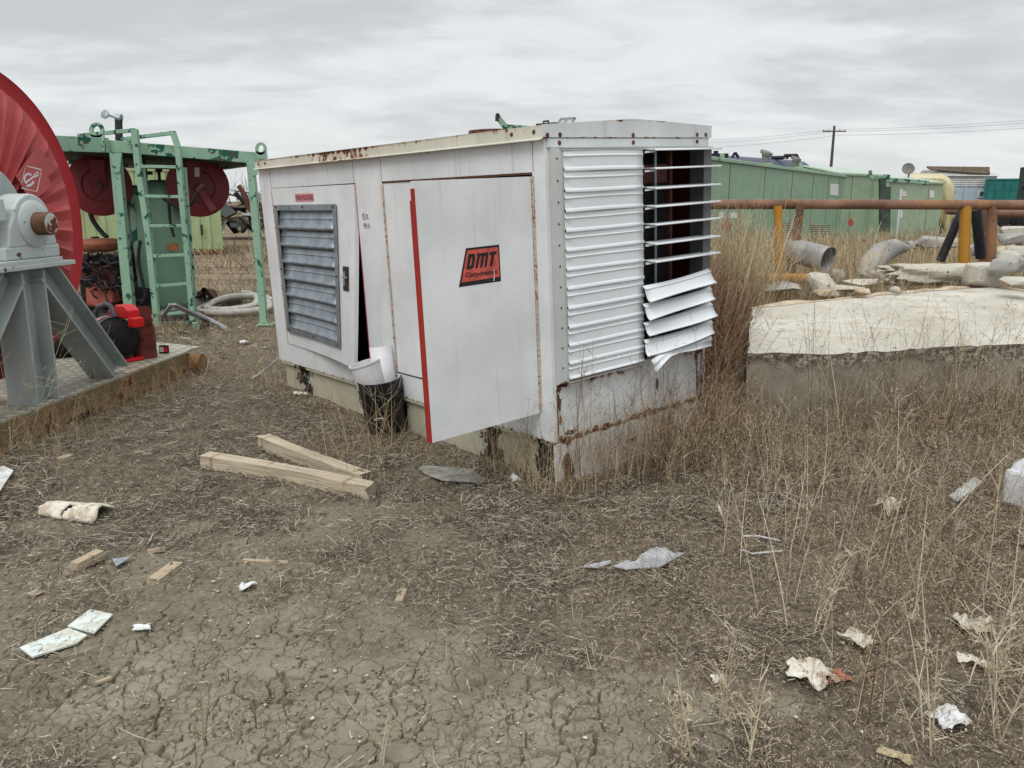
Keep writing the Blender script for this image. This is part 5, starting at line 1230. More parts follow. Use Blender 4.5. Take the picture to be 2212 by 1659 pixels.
def slab():
    fe = [gp(*r7(365, 1500), .56), gp(*r7(900, 1490), .575), gp(*r7(1500, 1455), .59), gp(*r7(2212, 1425), .61), gp(*r7(2700, 1410), .61)]
    be = [gp(*r7(395, 1205), .60), gp(*r7(850, 1150), .62), gp(*r7(1300, 1110), .64), gp(*r7(2000, 1062), .68), gp(*r7(2230, 1095), .66)]
    f_, k_ = np.array(fe), np.array(be); n, m = 70, 26; rr = np.random.default_rng(3)
    def ip(P, t):
        s_ = t * (len(P) - 1); i = min(int(s_), len(P) - 2); u = s_ - i; return P[i] * (1 - u) + P[i + 1] * u
    root = empty('concrete_slab', tuple(map(float, [f_[1][0], f_[1][1], 0])), 'huge broken white concrete slab with a rough front face coloured darker as shade', 'concrete slab')
    V = []; xs_ = np.linspace(0, 1, n)
    for i, t in enumerate(xs_):
        a, c = ip(f_, t), ip(k_, t)
        for j in range(m):
            v_ = j / (m - 1); p = a * (1 - v_) + c * v_
            e = math.exp(-j * .9); eb = math.exp(-(m - 1 - j) * .8)
            jig = (vn(np.array(p[0] * 1.), np.array(p[1] + 3.), .11, 2) - .5)
            p[2] += (vn(np.array(p[0]), np.array(p[1]), .5, 1) - .5) * .02 - e * .02 - abs(float(jig)) * e * .03 - eb * .02
            p[1] += float(jig) * .035 * e + float(vn(np.array(p[0]), np.array(9.), .2, 4) - .5) * .14 * eb
            if i == 0: p[0] += float(vn(np.array(p[1] * 1.), np.array(1.), .3, 3) - .5) * .035
            V.append(p)
    top = MB(); top.add(V, [(i * m + j, (i + 1) * m + j, (i + 1) * m + j + 1, i * m + j + 1) for i in range(n - 1) for j in range(m - 1)]); top.build('top_face', m_conc, root, True, smooth=50)
    # front face: vertical, with spalls
    fb = MB(); kk = 16
    for i in range(n):
        p = np.array(V[i * m])
        for j in range(kk):
            v_ = j / (kk - 1); z = p[2] * (1 - v_) - .15 * v_; o_ = .03 * math.sin(v_ * math.pi) ** .5 - .03 + float(vn(np.array(p[0] * 1.), np.array(z * 1.), .09, 5) - .5) * .035 * (1 if .02 < v_ < .5 else .4) + v_ * .05
            fb.v.append((p[0], p[1] - (o_ if j else 0), z))
    fb.f = [(i * kk + j, i * kk + j + 1, (i + 1) * kk + j + 1, (i + 1) * kk + j) for i in range(n - 1) for j in range(kk - 1)]
    fb.build('front_face', m_face_shade, root, True, smooth=50)
    sb = MB(); ks = 12
    for i in range(m):
        p = np.array(V[i])
        for j in range(ks): v_ = j / (ks - 1); z = p[2] * (1 - v_) - .15 * v_; sb.v.append((p[0] + (float(vn(np.array(p[1] * 1.), np.array(z), .10, 6) - .5) * .09 if j else 0), p[1], z))
    sb.f = [(i * ks + j, i * ks + j + 1, (i + 1) * ks + j + 1, (i + 1) * ks + j) for i in range(m - 1) for j in range(ks - 1)]; sb.build('broken_side', m_face_shade, root, True, smooth=50)
    # torn lip along the back edge
    lb = MB(); ml = 5
    for i in range(n):
        p = np.array(V[i * m + m - 1]); w_ = .05 + .16 * float(vn(np.array(p[0]), np.array(5.), .45, 3)) * min(1, i / 6)
        for j in range(ml): v_ = j / (ml - 1); lb.v.append((p[0], p[1] - .004 + v_ * w_ * 1.3, p[2] + .004 + math.sin(v_ * 2.2) * .045 * (.4 + float(vn(np.array(p[0]), np.array(2.), .13, 2))) - v_ * v_ * .10))
    for i in range(n): p = np.array(V[i * m + m - 1]); lb.v.append((p[0], p[1] + .3, -.1))
    lb.f = [(i * ml + j, (i + 1) * ml + j, (i + 1) * ml + j + 1, i * ml + j + 1) for i in range(n - 1) for j in range(ml - 1)] + [(i * ml + ml - 1, (i + 1) * ml + ml - 1, n * ml + i + 1, n * ml + i) for i in range(n - 1)]
    lb.build('torn_edge', m_brk, root, True, smooth=60)
    return root
slab()
def hullrock(name, c, size, mat, label, cat, seed, rot=0., group=None):
    rr = np.random.default_rng(seed); bm = bmesh.new(); sx, sy, sz = size
    for _ in range(26):
        d = rr.uniform(-1, 1, 3); d = d / np.max(np.abs(d)) * rr.uniform(.72, 1.0); x, y = d[0] * sx / 2, d[1] * sy / 2; bm.verts.new((c[0] + x * math.cos(rot) - y * math.sin(rot), c[1] + x * math.sin(rot) + y * math.cos(rot), c[2] + d[2] * sz / 2))
    r_ = bmesh.ops.convex_hull(bm, input=bm.verts); bmesh.ops.delete(bm, geom=[v for v in bm.verts if not v.link_faces], context='VERTS')
    bmesh.ops.bevel(bm, geom=bm.edges[:], offset=min(size) * .04, segments=1, affect='EDGES')
    bm.verts.index_update(); b = MB(); b.v = [tuple(v.co) for v in bm.verts]; b.f = [tuple(v.index for v in f.verts) for f in bm.faces]; bm.free()
    return tag(b.build(name, mat, None, True), label, cat, group)
def rock(name, c, size, mat, label, cat, seed, rot=0., sq=3.0, group=None, rough_=.14):
    """angular lump: superellipsoid pushed about by lattice noise"""
    rr = np.random.default_rng(seed); nu, nv = 36, 20; b = MB(); ph = rr.uniform(0, 50, 3)
    for i in range(nv + 1):
        ph_ = math.pi * (i / nv - .5)
        for j in range(nu):
            th = 2 * math.pi * j / nu
            def se(v, e): return math.copysign(abs(v) ** (2 / e), v)
            d = np.array([se(math.cos(ph_), sq) * se(math.cos(th), sq), se(math.cos(ph_), sq) * se(math.sin(th), sq), se(math.sin(ph_), sq)])
            k_ = 1 + rough_ * 2 * float(vn(np.array(d[0] + ph[0] + d[2]), np.array(d[1] + ph[1] - d[2] * .7), .55, 2) - .5) + rough_ * .7 * float(vn(np.array(d[0] + ph[0] + d[2]), np.array(d[1] + ph[1]), .18, 4) - .5)
            p = d * np.array(size) / 2 * k_; x_ = p[0] * math.cos(rot) - p[1] * math.sin(rot); y_ = p[0] * math.sin(rot) + p[1] * math.cos(rot); b.v.append((c[0] + x_, c[1] + y_, c[2] + p[2]))
    for i in range(nv):
        for j in range(nu): b.f.append((i * nu + j, i * nu + (j + 1) % nu, (i + 1) * nu + (j + 1) % nu, (i + 1) * nu + j))
    return tag(b.build(name, mat, None, True, smooth=38), label, cat, group)
# long rounded chunk of pale concrete
rock('concrete_chunk', wallpt(1640, 985, 9.0), (1.05, .34, .22), m_conc, 'long rounded pale concrete chunk lying in front of the yellow post', 'concrete chunk', 66, -.05, 3.2, rough_=.28); rock('concrete_chunk', wallpt(1390, 1020, 9.1), (.42, .26, .13), m_conc, 'shorter pale chunk sloping down left of the long one', 'concrete chunk', 67, .3, 3.0, rough_=.3)
hullrock('concrete_block', wallpt(1925, 990, 8.6), (.38, .34, .30), m_conc, 'pale blunt concrete block ending the rounded pipe below the yellow post', 'concrete block', 11, .2)
m_gstone = material('grey_stone', concfn((.40, .39, .37), (.30, .29, .27), .01), spec=.2)
b = MB(); pts = [wallpt(1130, 1010, 9.6), wallpt(1180, 930, 9.7), wallpt(1250, 850, 10.0), wallpt(1340, 810, 10.4), wallpt(1420, 812, 10.9)]; b.tube(pts, .2, 20, rs=[.06, .13, .14, .11, .05]); tag(b.build('grey_log', m_gstone, None, True, smooth=60), 'weathered grey log shaped lump leaning up in the dry grass', 'log')
# open sheet metal duct
m_duct = plain('duct_grey', (.33, .33, .32), .25, 5, .5, .2)
b = MB(); d0, d1 = wallpt(770, 860, 9.6), wallpt(925, 905, 9.15); n = 40
axd = np.array([.75, -.9, -.22]); axd = axd / np.linalg.norm(axd); o_ = wallpt(900, 890, 9.4) - axd * .0; hgt_ = .215
def sq_ring(c_, r_, e=2.6):
    u_ = np.cross(axd, [0, 0, 1]); u_ /= np.linalg.norm(u_); v_ = np.cross(u_, axd); out = []
    for i in range(n):
        t = 2 * math.pi * i / n; cs, sn = math.cos(t), math.sin(t); out.append(c_ + u_ * r_ * math.copysign(abs(cs) ** (2 / e), cs) * 1.05 + v_ * r_ * math.copysign(abs(sn) ** (2 / e), sn))
    return out
for c_, r_ in ((o_ - axd * .50, .135), (o_ - axd * .02, .142), (o_, .148), (o_, .138), (o_ - axd * .50, .128)): b.v += [tuple(v_) for v_ in sq_ring(c_, r_)]
for k_ in range(4):
    for i in range(n): b.f.append((k_ * n + i, k_ * n + (i + 1) % n, (k_ + 1) * n + (i + 1) % n, (k_ + 1) * n + i))
tag(b.build('metal_duct', m_duct, None, True, smooth=40), 'open grey sheet metal duct lying in tall dry grass below the rail', 'duct')
ch = [(865, 1050, 8.6, (.36, .34, .24), m_conc, 'pale angular concrete chunk beside the grey plate'), (600, 1078, 8.5, (.60, .4, .10), m_gstone, 'flat grey stone plate behind the left end of the slab'), (1030, 1085, 8.5, (.34, .3, .07), m_conc, 'thin pale concrete piece behind the middle of the slab'), (1120, 1040, 8.9, (.46, .3, .07), m_conc, 'long thin pale shard above the thin concrete piece'), (1250, 990, 9.2, (.28, .2, .12), m_conc, 'pale shard propped against the rounded pipe'),
      (2120, 940, 8.3, (.36, .3, .20), m_gstone, 'grey slanting block at the right end of the rubble'), (2170, 1030, 7.6, (.34, .3, .08), m_conc, 'pale flat stone resting on the right end of the slab'), (2180, 850, 10.5, (.36, .3, .20), m_conc, 'pale boulder at the right edge below the pipes'), (2130, 755, 13.5, (.60, .5, .22), m_gstone, 'farther grey boulder right of the brown post'), (2190, 705, 14.5, (.70, .5, .22), m_conc, 'farthest pale boulder at the right edge'), (2090, 835, 11.5, (.3, .3, .2), m_brk, 'sandy boulder right of the brown post'), (1130, 1100, 8.0, (.20, .2, .06), m_brk, 'small sandy shard on the back edge of the slab'), (860, 1115, 8.2, (.2, .15, .08), m_brk, 'small sandy lump under the pale angular chunk'), (1360, 1090, 8.1, (.12, .12, .08), m_conc, 'small pale lump under the rounded pipe'),
      (1610, 770, 13.5, (.7, .5, .2), m_gstone, 'low grey lump behind the black leaning post'), (1500, 790, 14, (.5, .4, .16), m_gstone, 'low grey lump behind the weathered log'), (2110, 880, 9.6, (.30, .3, .2), m_conc, 'pale lump between the sandy boulder and the grey slanting block'), (960, 1000, 9.6, (.3, .2, .16), m_gstone, 'grey lump in the grass under the metal duct')]
for i, (x, y, Y, s_, mt, lb) in enumerate(ch): hullrock('rubble_chunk', wallpt(x, y, Y), s_, mt, lb, 'concrete chunk', 40 + i, rot=(i * 1.3) % 3, group='broken concrete behind the slab')
for i, (x, y, Y) in enumerate(((690, 1015, 9.4), (470, 1010, 9.5))):
    q = wallpt(x, y, Y); b = MB(); b.tube([q + np.array([-.28, .05, 0]), q + np.array([.28, -.05, 0])], .055, 12); tag(b.build('yellow_pipe', plain('orange_yellow', (.46, .22, .04), .3, 8, .7), None, True, smooth=50), ('orange yellow pipe end lying under the left brown post', 'orange yellow pipe end lying under the left yellow post')[i], 'pipe')


# ================================================================== SMALL THINGS IN THE FOREGROUND
def woodfn(light, dark):
    def fn(N):
        x, y, z = N.xyz(); g_ = N.noise(5, 6, .6, N.map((.5, 9, 9)), .8); k_ = N.noise(60, 3, .5, N.map((.06, 2, 2)))
        c = N.mix(g_.step(.3, .7), dark, light); c = N.mix(k_.step(.55, .68) * .55, c, tuple(v * .5 for v in dark)); st = N.noise(6, 3, .5, N.map((3, .5, .5))).step(.64, .67)
        c = N.mix(st * .5, c, (.16, .10, .06)); return dict(color=c, bump=N.bump(g_ + k_, .7, .004), rough=.85)
    return fn
m_lum = material('weathered_lumber', woodfn((.56, .485, .36), (.36, .295, .21)))
m_lum2 = material('split_wood', woodfn((.50, .42, .30), (.32, .25, .165)))
def timber(name, p, q, wd, ht, label, seed, bow=.0, ragged=.06, mat=None, group=None, cat='timber', z0=.0):
    """a beam lying from p to q on the ground, ends broken"""
    p, q = np.array(p, float), np.array(q, float); d = q - p; L_ = np.linalg.norm(d[:2]); ang = math.atan2(d[1], d[0]); rr = np.random.default_rng(seed); n = 24; b = MB(); m_ = 16
    sect = []
    for k_ in range(4):
        for t in range(m_ // 4): sect.append((k_, t / (m_ // 4)))
    cor = [(-1, -1), (1, -1), (1, 1), (-1, 1)]
    for i in range(n + 1):
        t = i / n
        for k_, u in sect:
            a, c = cor[k_], cor[(k_ + 1) % 4]; y = (a[0] * (1 - u) + c[0] * u) * wd / 2; z = (a[1] * (1 - u) + c[1] * u) * ht / 2
            x = t * L_
            if i == n: x += -ragged * rr.uniform(0, 1)
            if i == 0: x += ragged * .3 * rr.uniform(0, 1)
            y += float(vn(np.array(x), np.array(z * 3 + seed), .25, 1) - .5) * .006; z += float(vn(np.array(x), np.array(y * 3. + seed), .2, 3) - .5) * .005
            b.v.append((x, y + bow * math.sin(t * math.pi), z + ht / 2))
    for i in range(n):
        for j in range(m_): b.f.append((i * m_ + j, i * m_ + (j + 1) % m_, (i + 1) * m_ + (j + 1) % m_, (i + 1) * m_ + j))
    b.f.append(tuple(range(m_ - 1, -1, -1))); b.f.append(tuple(n * m_ + j for j in range(m_)))
    o = b.build(name, mat or m_lum, None, smooth=30); o.location = (p[0], p[1], p[2] + z0); o.rotation_euler = (0, -math.atan2(q[2] - p[2], L_), ang)
    return tag(o, label, cat, group)
timber('timber_beam', gp(440, 1012, .0) + np.array([0, .03, .005]), gp(806, 1077, 0) + np.array([.0, .03, -.012]), .088, .08, 'longer pale squared timber, the nearer of the two lying in a V', 1, .02, .03, group='two timbers on the mud')
timber('timber_beam', gp(556, 968, 0) + np.array([.01, .05, .002]), gp(800, 1056, 0) + np.array([-.0, .03, -.006]), .085, .075, 'shorter pale timber behind, with a split tapering end', 2, -.01, .18, group='two timbers on the mud')

m_bucket = plain('black_plastic', (.012, .013, .014), .35, 6, .42)
def bucket(loc, tilt, yaw, label='', group='black buckets by the generator'):
    root = empty('plastic_bucket', loc, label, 'bucket', group); root.rotation_euler = (tilt[0], tilt[1], yaw)
    b = MB(); b.lathe([(0, 0), (.125, 0), (.131, .01), (.142, .255), (.152, .257), (.152, .268), (.143, .270), (.144, .292), (.154, .294), (.154, .305), (.145, .307), (.148, .362), (.152, .364), (.151, .372), (.145, .371), (.141, .30), (.124, .012), (0, .012)], (0, 0, 0), (0, 0, 1), 48)
    b.build('shell', m_bucket, root, smooth=35)
    b = MB(); b.tube([(.15 * math.cos(t), .15 * math.sin(t), .28 - .14 * math.sin(t - math.pi) * (1) if False else .28 - .15 * abs(math.sin(t))) for t in np.linspace(-.06 - math.pi, .06, 22)], .003, 6); b.build('wire_handle', m_hose, root, smooth=60)
    return root
bk = bucket(tuple(map(float, gp(826, 935) + np.array([.02, .08, .0]))), (R(4), R(-6)), 0., 'black plastic bucket holding white cut pieces, leaning beside the generator')
b = MB(); b.tube([(-.05, -.137, .128), (.035, -.139, .125)], .008, 10); tag(b.build('handle_grip', m_label, bk, smooth=60), None)
v, f = text_mesh('LEAKTITE', .0) if False else (None, None)
bk2 = bucket(tuple(map(float, gp(862, 925) + np.array([.06, .13, 0]))), (R(2), R(3)), .6, 'second black plastic bucket half hidden behind the one with white pieces')
m_pvc = plain('white_plastic', (.62, .62, .64), .1, 5, .45)
wb_ = np.array(bk.location)
b = MB(); ax0 = np.array([-.30, -.02, 1.]); ax0 /= np.linalg.norm(ax0); base_ = wb_ + np.array([-.02, .0, .08])
b.lathe([(.0, 0), (.098, .0), (.104, .40), (.110, .402), (.110, .412), (.098, .412), (.092, .03)], base_ + np.array([-.0, 0, 0]), ax0, 40)
tag(b.build('white_pail', m_pvc, None, True, smooth=40), 'tilted white plastic pail standing inside the black bucket', 'pail')
b = MB(); ax1 = np.array([-.12, .10, 1.]); ax1 /= np.linalg.norm(ax1)
b.lathe([(.075, .0), (.078, .50)], base_ + np.array([.045, .02, .0]), ax1, 30, ang=3.6, a0=1.0)
oo = tag(b.build('white_sheet', m_pvc, None, True, smooth=60, thick=.003), 'curled white plastic sheet behind the pail in the black bucket', 'plastic sheet')

def crumple(name, px, py, sx, sy, h, seed, mat, label, cat='paper', n=22, rot=0., group=None):
    c = gp(px, py); rr = np.random.default_rng(seed); k_ = seed % 7; sx, sy = sx * .85, sy * .85; V = []; u = np.linspace(-1, 1, n)
    edge = [1 - .35 * rr.random() for _ in range(n * 4)]
    for i in range(n):
        for j in range(n):
            x, y = u[i], u[j]; th = math.atan2(y, x); e = .72 + .5 * float(vn(np.array(math.cos(th) + seed), np.array(math.sin(th) * 1.), .35, k_))
            X, Y = x * sx / 2 * e, y * sy / 2 * e
            z = h * (float(vn(np.array(X + seed), np.array(Y * 1.), .05, k_)) + .6 * abs(float(vn(np.array(X * 1.), np.array(Y + seed), .022, k_ + 1)) - .5) * 2) * (1 - .55 * (x * x + y * y) / 2)
            xr, yr = X * math.cos(rot) - Y * math.sin(rot), X * math.sin(rot) + Y * math.cos(rot)
            V.append((c[0] + xr, c[1] + yr, float(ground_z(c[0] + xr, c[1] + yr)) + .006 + z))
    b = MB(); b.add(V, [(i * n + j, (i + 1) * n + j, (i + 1) * n + j + 1, i * n + j + 1) for i in range(n - 1) for j in range(n - 1)]); return tag(b.build(name, mat, None, True, smooth=30, thick=.0015), label, cat, group)
def paperfn(base, stain):
    def fn(N):
        n = N.noise(16, 5, .65); s_ = N.noise(40, 4, .7); c = N.mix(n.step(.42, .62), base, stain); c = N.mix(s_.step(.62, .68) * .8, c, (.10, .075, .05)); return dict(color=c, rough=.8, bump=N.bump(s_, .4, .003))
    return fn
m_pap = material('dirty_paper', paperfn((.66, .63, .55), (.42, .35, .25))); m_papr = material('red_paper', paperfn((.40, .14, .09), (.28, .12, .07))); m_papw = material('white_scrap', paperfn((.70, .72, .74), (.50, .49, .45)))
for a in (('paper_scrap', 1748, 1478, .15, .17, .045, 31, m_pap, 'crumpled white paper scrap next to a reddish one', 'paper', 22, .7), ('paper_scrap', 1800, 1477, .10, .08, .02, 32, m_papr, 'flat reddish brown paper scrap touching a white one', 'paper', 18, .3),
          ('paper_scrap', 1857, 1405, .10, .16, .05, 33, m_pap, 'crumpled stained paper scrap, tall and narrow, between the weeds', 'paper', 22, .3), ('paper_scrap', 2100, 1370, .17, .12, .06, 34, m_pap, 'largest crumpled paper, the upper one of two at the right', 'paper', 22, .0),
          ('paper_scrap', 2105, 1447, .14, .07, .03, 35, m_pap, 'flattened paper strip just below the largest crumpled paper', 'paper', 20, -.4), ('paper_scrap', 2045, 1570, .13, .11, .035, 36, m_papw, 'torn white scrap with a hole near the bottom right corner', 'paper', 20, .2),
          ('paper_scrap', 1912, 1112, .14, .16, .07, 37, m_pap, 'crumpled pale lump among weeds in front of the slab', 'paper', 20, .5), ('paper_scrap', 1200 - 87, 1042, .07, .06, .04, 38, m_papw, 'small white scrap by the rusty corner of the skid', 'paper', 14, .5),
          ('paper_scrap', 535, 1280, .08, .06, .03, 39, m_papw, 'small grey white crumb of paper near the wood splinter', 'paper', 16, .5), ('paper_scrap', 650, 853, .13, .10, .04, 41, m_pap, 'pale scrap on the mud by the left end of the skid', 'paper', 16, .2), ('paper_scrap', 528, 745, .12, .09, .05, 42, m_papw, 'small white scrap in grass near the far corner of the generator', 'paper', 14, .2),
          ('paper_scrap', 1548, 1480, .05, .05, .02, 43, m_pap, 'tiny pale flake among the near weeds', 'paper', 12, .2), ('paper_scrap', 310, 1372, .07, .05, .02, 44, m_papw, 'tiny white crumb right of the pale board', 'paper', 12, .2), ('leaf_scrap', 1935, 1640, .10, .05, .02, 45, material('tan_leaf', paperfn((.45, .38, .23), (.36, .29, .17))), 'tan curled leaf at the bottom edge under the weeds', 'leaf', 12, -.6)):
    crumple(*a)
# white foam trough, pale boards, wood pieces, plastic sheet pieces
def trough(px0, py0, px1, py1, r_, label, mat):
    p, q = gp(px0, py0), gp(px1, py1); d = q - p; L_ = np.linalg.norm(d); d /= L_; s_ = np.array([-d[1], d[0], 0]); b = MB(); n, m_ = 26, 14; rr = np.random.default_rng(5)
    for i in range(n):
        t = i / (n - 1)
        for j in range(m_):
            a = math.pi * (.02 + .96 * j / (m_ - 1)); k_ = 1 + .10 * float(vn(np.array(t * 3), np.array(a), .25, 2) - .5); tt = t
            if i == 0: tt = -.03 * math.sin(a) + .10 * rr.random()
            if i == n - 1: tt = 1.0 + .04 * math.sin(a * 3)
            cut = .0
            if j < 3 and .30 < t < .62: cut = .0
            z_ = r_ * math.sin(a) * k_ * (1 - cut * (5 - j) / 5) * (.55 + .45 * t); y_ = r_ * math.cos(a) * k_ * (1 - cut * .3 * (j < 5))
            b.v.append(tuple(p + d * L_ * tt - s_ * y_ + np.array([0, 0, z_ + .004])))
    b.f = [(i * m_ + j, (i + 1) * m_ + j, (i + 1) * m_ + j + 1, i * m_ + j + 1) for i in range(n - 1) for j in range(m_ - 1) if not (.40 < i / n < .40 + .03 * j and j <= 5)]
    return tag(b.build('broken_trough', mat, None, True, smooth=40, thick=.012), label, 'plastic trough')
trough(104, 1104, 226, 1124, .072, 'broken white half pipe lying open on the mud, left', m_pap)
trough(2215, 1098, 2290, 1085, .11, 'big white plastic container lying in weeds at the right edge', m_pvc) if False else None
jq = gp(2212, 1098); jg = empty('white_jug', (float(jq[0]), float(jq[1]), 0), 'white plastic jug standing in weeds at the right edge', 'jug', rz=R(25)); jg.rotation_euler = (R(-6), R(9), R(25))
MB().box(-.10, .10, -.075, .075, .0, .20).build('body', m_pvc, jg, bevel=.03, smooth=60)
b = MB(); b.lathe([(.085, .185), (.07, .225), (.035, .255), (.028, .262), (.028, .30), (0, .30)], (0, 0, 0), (0, 0, 1), 24); b.build('neck', m_pvc, jg, smooth=50)
b = MB(); b.lathe([(.033, .285), (.033, .315), (0, .317)], (0, 0, 0), (0, 0, 1), 20); b.build('cap', m_muf, jg, smooth=40)
b = MB(); b.tube([(.03, 0, .27), (.075, 0, .275), (.10, 0, .24), (.10, 0, .17)], .012, 8); b.build('handle', m_pvc, jg, smooth=60)
def flat(name, pts, th, mat, label, cat, lift=.012, curl=0., group=None):
    P_ = [gp(*q) for q in pts]; P_ = [np.array([p[0], p[1], float(ground_z(p[0], p[1])) + lift + (curl if i in (0, len(P_) - 1) else 0)]) for i, p in enumerate(P_)]
    return tag(MB().prism(P_, (0, 0, th)).build(name, mat, None, True), label, cat, group)
m_pboard = material('pale_board', paperfn((.62, .68, .66), (.50, .50, .42)))
flat('broken_board', [(44, 1411), (72, 1432), (168, 1404), (190, 1388), (150, 1372)], .006, m_pboard, 'pale board lying flat on the mud, its lower narrow piece', 'board')
flat('broken_board', [(148, 1368), (205, 1384), (246, 1345), (196, 1333)], .006, m_pboard, 'pale board lying flat on the mud, its upper wider piece', 'board')
flat('white_sheet', [(-40, 1040), (-10, 1095), (32, 1036), (10, 1026)], .004, m_papw, 'white sheet corner poking in at the left edge', 'sheet', .03)
flat('blue_shard', [(243, 1215), (286, 1211), (252, 1233)], .004, plain('blue_grey_shard', (.27, .31, .34), .1, 20, .4), 'triangular blue grey shard beside the split wood', 'shard', .014)
m_film = material('cloudy_plastic', lambda N: dict(color=N.mix(N.noise(9, 5).step(.4, .6), (.42, .42, .38), (.28, .27, .23)), alpha=.62, rough=.35))
flat('plastic_sheet', [(905, 1016), (912, 1008), (1022, 1017), (1030, 1027), (1050, 1040), (1042, 1048), (955, 1040), (918, 1026)], .003, m_film, 'cloudy plastic piece lying flat before the open door', 'plastic sheet', .02)
m_film2 = material('clear_plastic', lambda N: dict(color=N.mix(N.noise(9, 5).step(.4, .6), (.55, .57, .58), (.40, .42, .42)), alpha=.7, rough=.25))
flat('plastic_sheet', [(1255, 1243), (1320, 1229), (1318, 1236), (1290, 1247)], .003, m_film2, 'thin sliver of clear plastic left of the larger clear piece', 'plastic sheet', .02)
flat('plastic_sheet', [(1325, 1248), (1352, 1235), (1372, 1238), (1385, 1222), (1412, 1207), (1436, 1208), (1452, 1218), (1478, 1218), (1425, 1250), (1350, 1255)], .004, m_film2, 'larger ragged piece of clear plastic in the middle foreground', 'plastic sheet', .03)
for a in ((160, 1237, 222, 1206, .045, .035, 'short split wood piece left of the blue grey shard', 11), (330, 1272, 385, 1230, .055, .035, 'short split pale wood piece pointing up right', 12), (525, 1218, 626, 1223, .022, .015, 'thin straight yellow wood stick', 13), (1118, 1128, 1158, 1124, .05, .02, 'short whitish wood block in the middle distance', 14),
          (862, 1308, 874, 1277, .03, .012, 'small pale oval wood chip', 15), (1210, 1292, 1280, 1290, .03, .01, 'flat pale splinter in the middle foreground', 16), (203, 1485, 245, 1470, .012, .010, 'tiny pale stick left of the near weed stem', 17), (128, 1003, 158, 993, .05, .03, 'small wood piece near the left skid beam', 18), (318, 1195, 362, 1190, .035, .012, 'flat pale bark flake above the blue grey shard', 19), (64, 1294, 92, 1282, .05, .012, 'small tan bark chip at the left', 20), (685, 1245, 705, 1232, .010, .008, 'left one of two tiny parallel white sticks', 21), (702, 1247, 722, 1232, .010, .008, 'right one of two tiny parallel white sticks', 22)):
    timber('wood_piece', gp(a[0], a[1]), gp(a[2], a[3]), a[4], a[5], a[6], a[7], 0, .05 if a[4] > .03 else .01, m_lum2, 'wood scraps on the mud', 'wood piece', z0=.006)
b = MB(); b.tube([gp(1605, 1158, .04), gp(1640, 1158, .05), gp(1685, 1168, .03)], .004, 6); tag(b.build('white_cable', m_pvc, None, True), 'upper of two thin white cable ends in the dead grass', 'cable')
b = MB(); b.tube([gp(1605, 1188, .03), gp(1625, 1196, .04), gp(1690, 1190, .03)], .004, 6); tag(b.build('white_cable', m_pvc, None, True), 'lower of two thin white cable ends in the dead grass', 'cable')
flat('white_shard', [(1545, 1136), (1556, 1126), (1560, 1150), (1550, 1155)], .004, m_papw, 'small upright white shard in the grass', 'shard', .06, .05)
flat('grey_board', [(2045, 1100), (2100, 1060), (2120, 1070), (2065, 1110)], .01, m_frame, 'grey board scrap in the weeds left of the white jug', 'board', .05)

# ================================================================== DEAD GRASS AND WEEDS
def ribbons(P, W, side=None):
    """P (n,k,3) centre lines, W (n,k) widths -> verts, quads"""
    n, k, _ = P.shape
    T = np.gradient(P, axis=1)
    if side is None:
        a = rng.uniform(0, 2 * np.pi, n); side = np.stack([np.cos(a), np.sin(a), rng.uniform(-.3, .3, n)], -1)
    s_ = np.cross(T, side[:, None, :]); s_ /= np.linalg.norm(s_, axis=2, keepdims=True) + 1e-9
    V = np.stack([P - s_ * W[..., None] / 2, P + s_ * W[..., None] / 2], 2).reshape(-1, 3)
    i = (np.arange(n)[:, None] * k + np.arange(k - 1)[None, :]) * 2
    Q = np.stack([i, i + 1, i + 3, i + 2], -1).reshape(-1, 4)
    return V, Q
class Veg:
    def __init__(s): s.V, s.Q, s.c = [], [], 0
    def add(s, V, Q): s.V.append(V); s.Q.append(Q + s.c); s.c += len(V)
    def rib(s, P, W, side=None): s.add(*ribbons(P, W, side))
    def build(s, name, mat, origin=None): return np_mesh(name, np.concatenate(s.V), np.concatenate(s.Q), mat, origin=origin)
def vegmat(name, cols, rough=.85):
    def fn(N):
        r_ = N.island(); return dict(color=N.ramp(r_, [((i + .5) / len(cols), c) for i, c in enumerate(cols)]), rough=rough)
    return material(name, fn, spec=.15)
m_litter = vegmat('litter', [(.035, .027, .020), (.06, .047, .035), (.12, .097, .07), (.21, .175, .13), (.34, .295, .225), (.56, .50, .40)])
m_straw = vegmat('straw', [(.18, .13, .075), (.33, .25, .15), (.48, .385, .24), (.60, .50, .34)])
m_brown = vegmat('brown_weed', [(.055, .034, .022), (.15, .10, .062), (.28, .205, .13), (.42, .33, .215), (.58, .48, .34)])
m_pale = vegmat('pale_weed', [(.38, .31, .21), (.52, .44, .32), (.64, .56, .42)])

def curved(x, y, z, L, az, elev, k=4, bend=.3):
    """n curved blades from points; elev = starting elevation"""
    n = len(x); t = np.linspace(0, 1, k)[None, :]; baz = az + rng.normal(0, bend, n)
    e = elev[:, None] - bend * 1.2 * t * rng.uniform(0, 1.3, n)[:, None]
    a = az[:, None] + (baz - az)[:, None] * t * 2
    d = np.stack([np.cos(e) * np.cos(a), np.cos(e) * np.sin(a), np.sin(e)], -1)
    st = d * (L[:, None, None] / (k - 1)); P = np.cumsum(np.concatenate([np.zeros((n, 1, 3)), st[:, 1:]], 1), 1)
    P[..., 0] += x[:, None]; P[..., 1] += y[:, None]; P[..., 2] += z[:, None]; return P

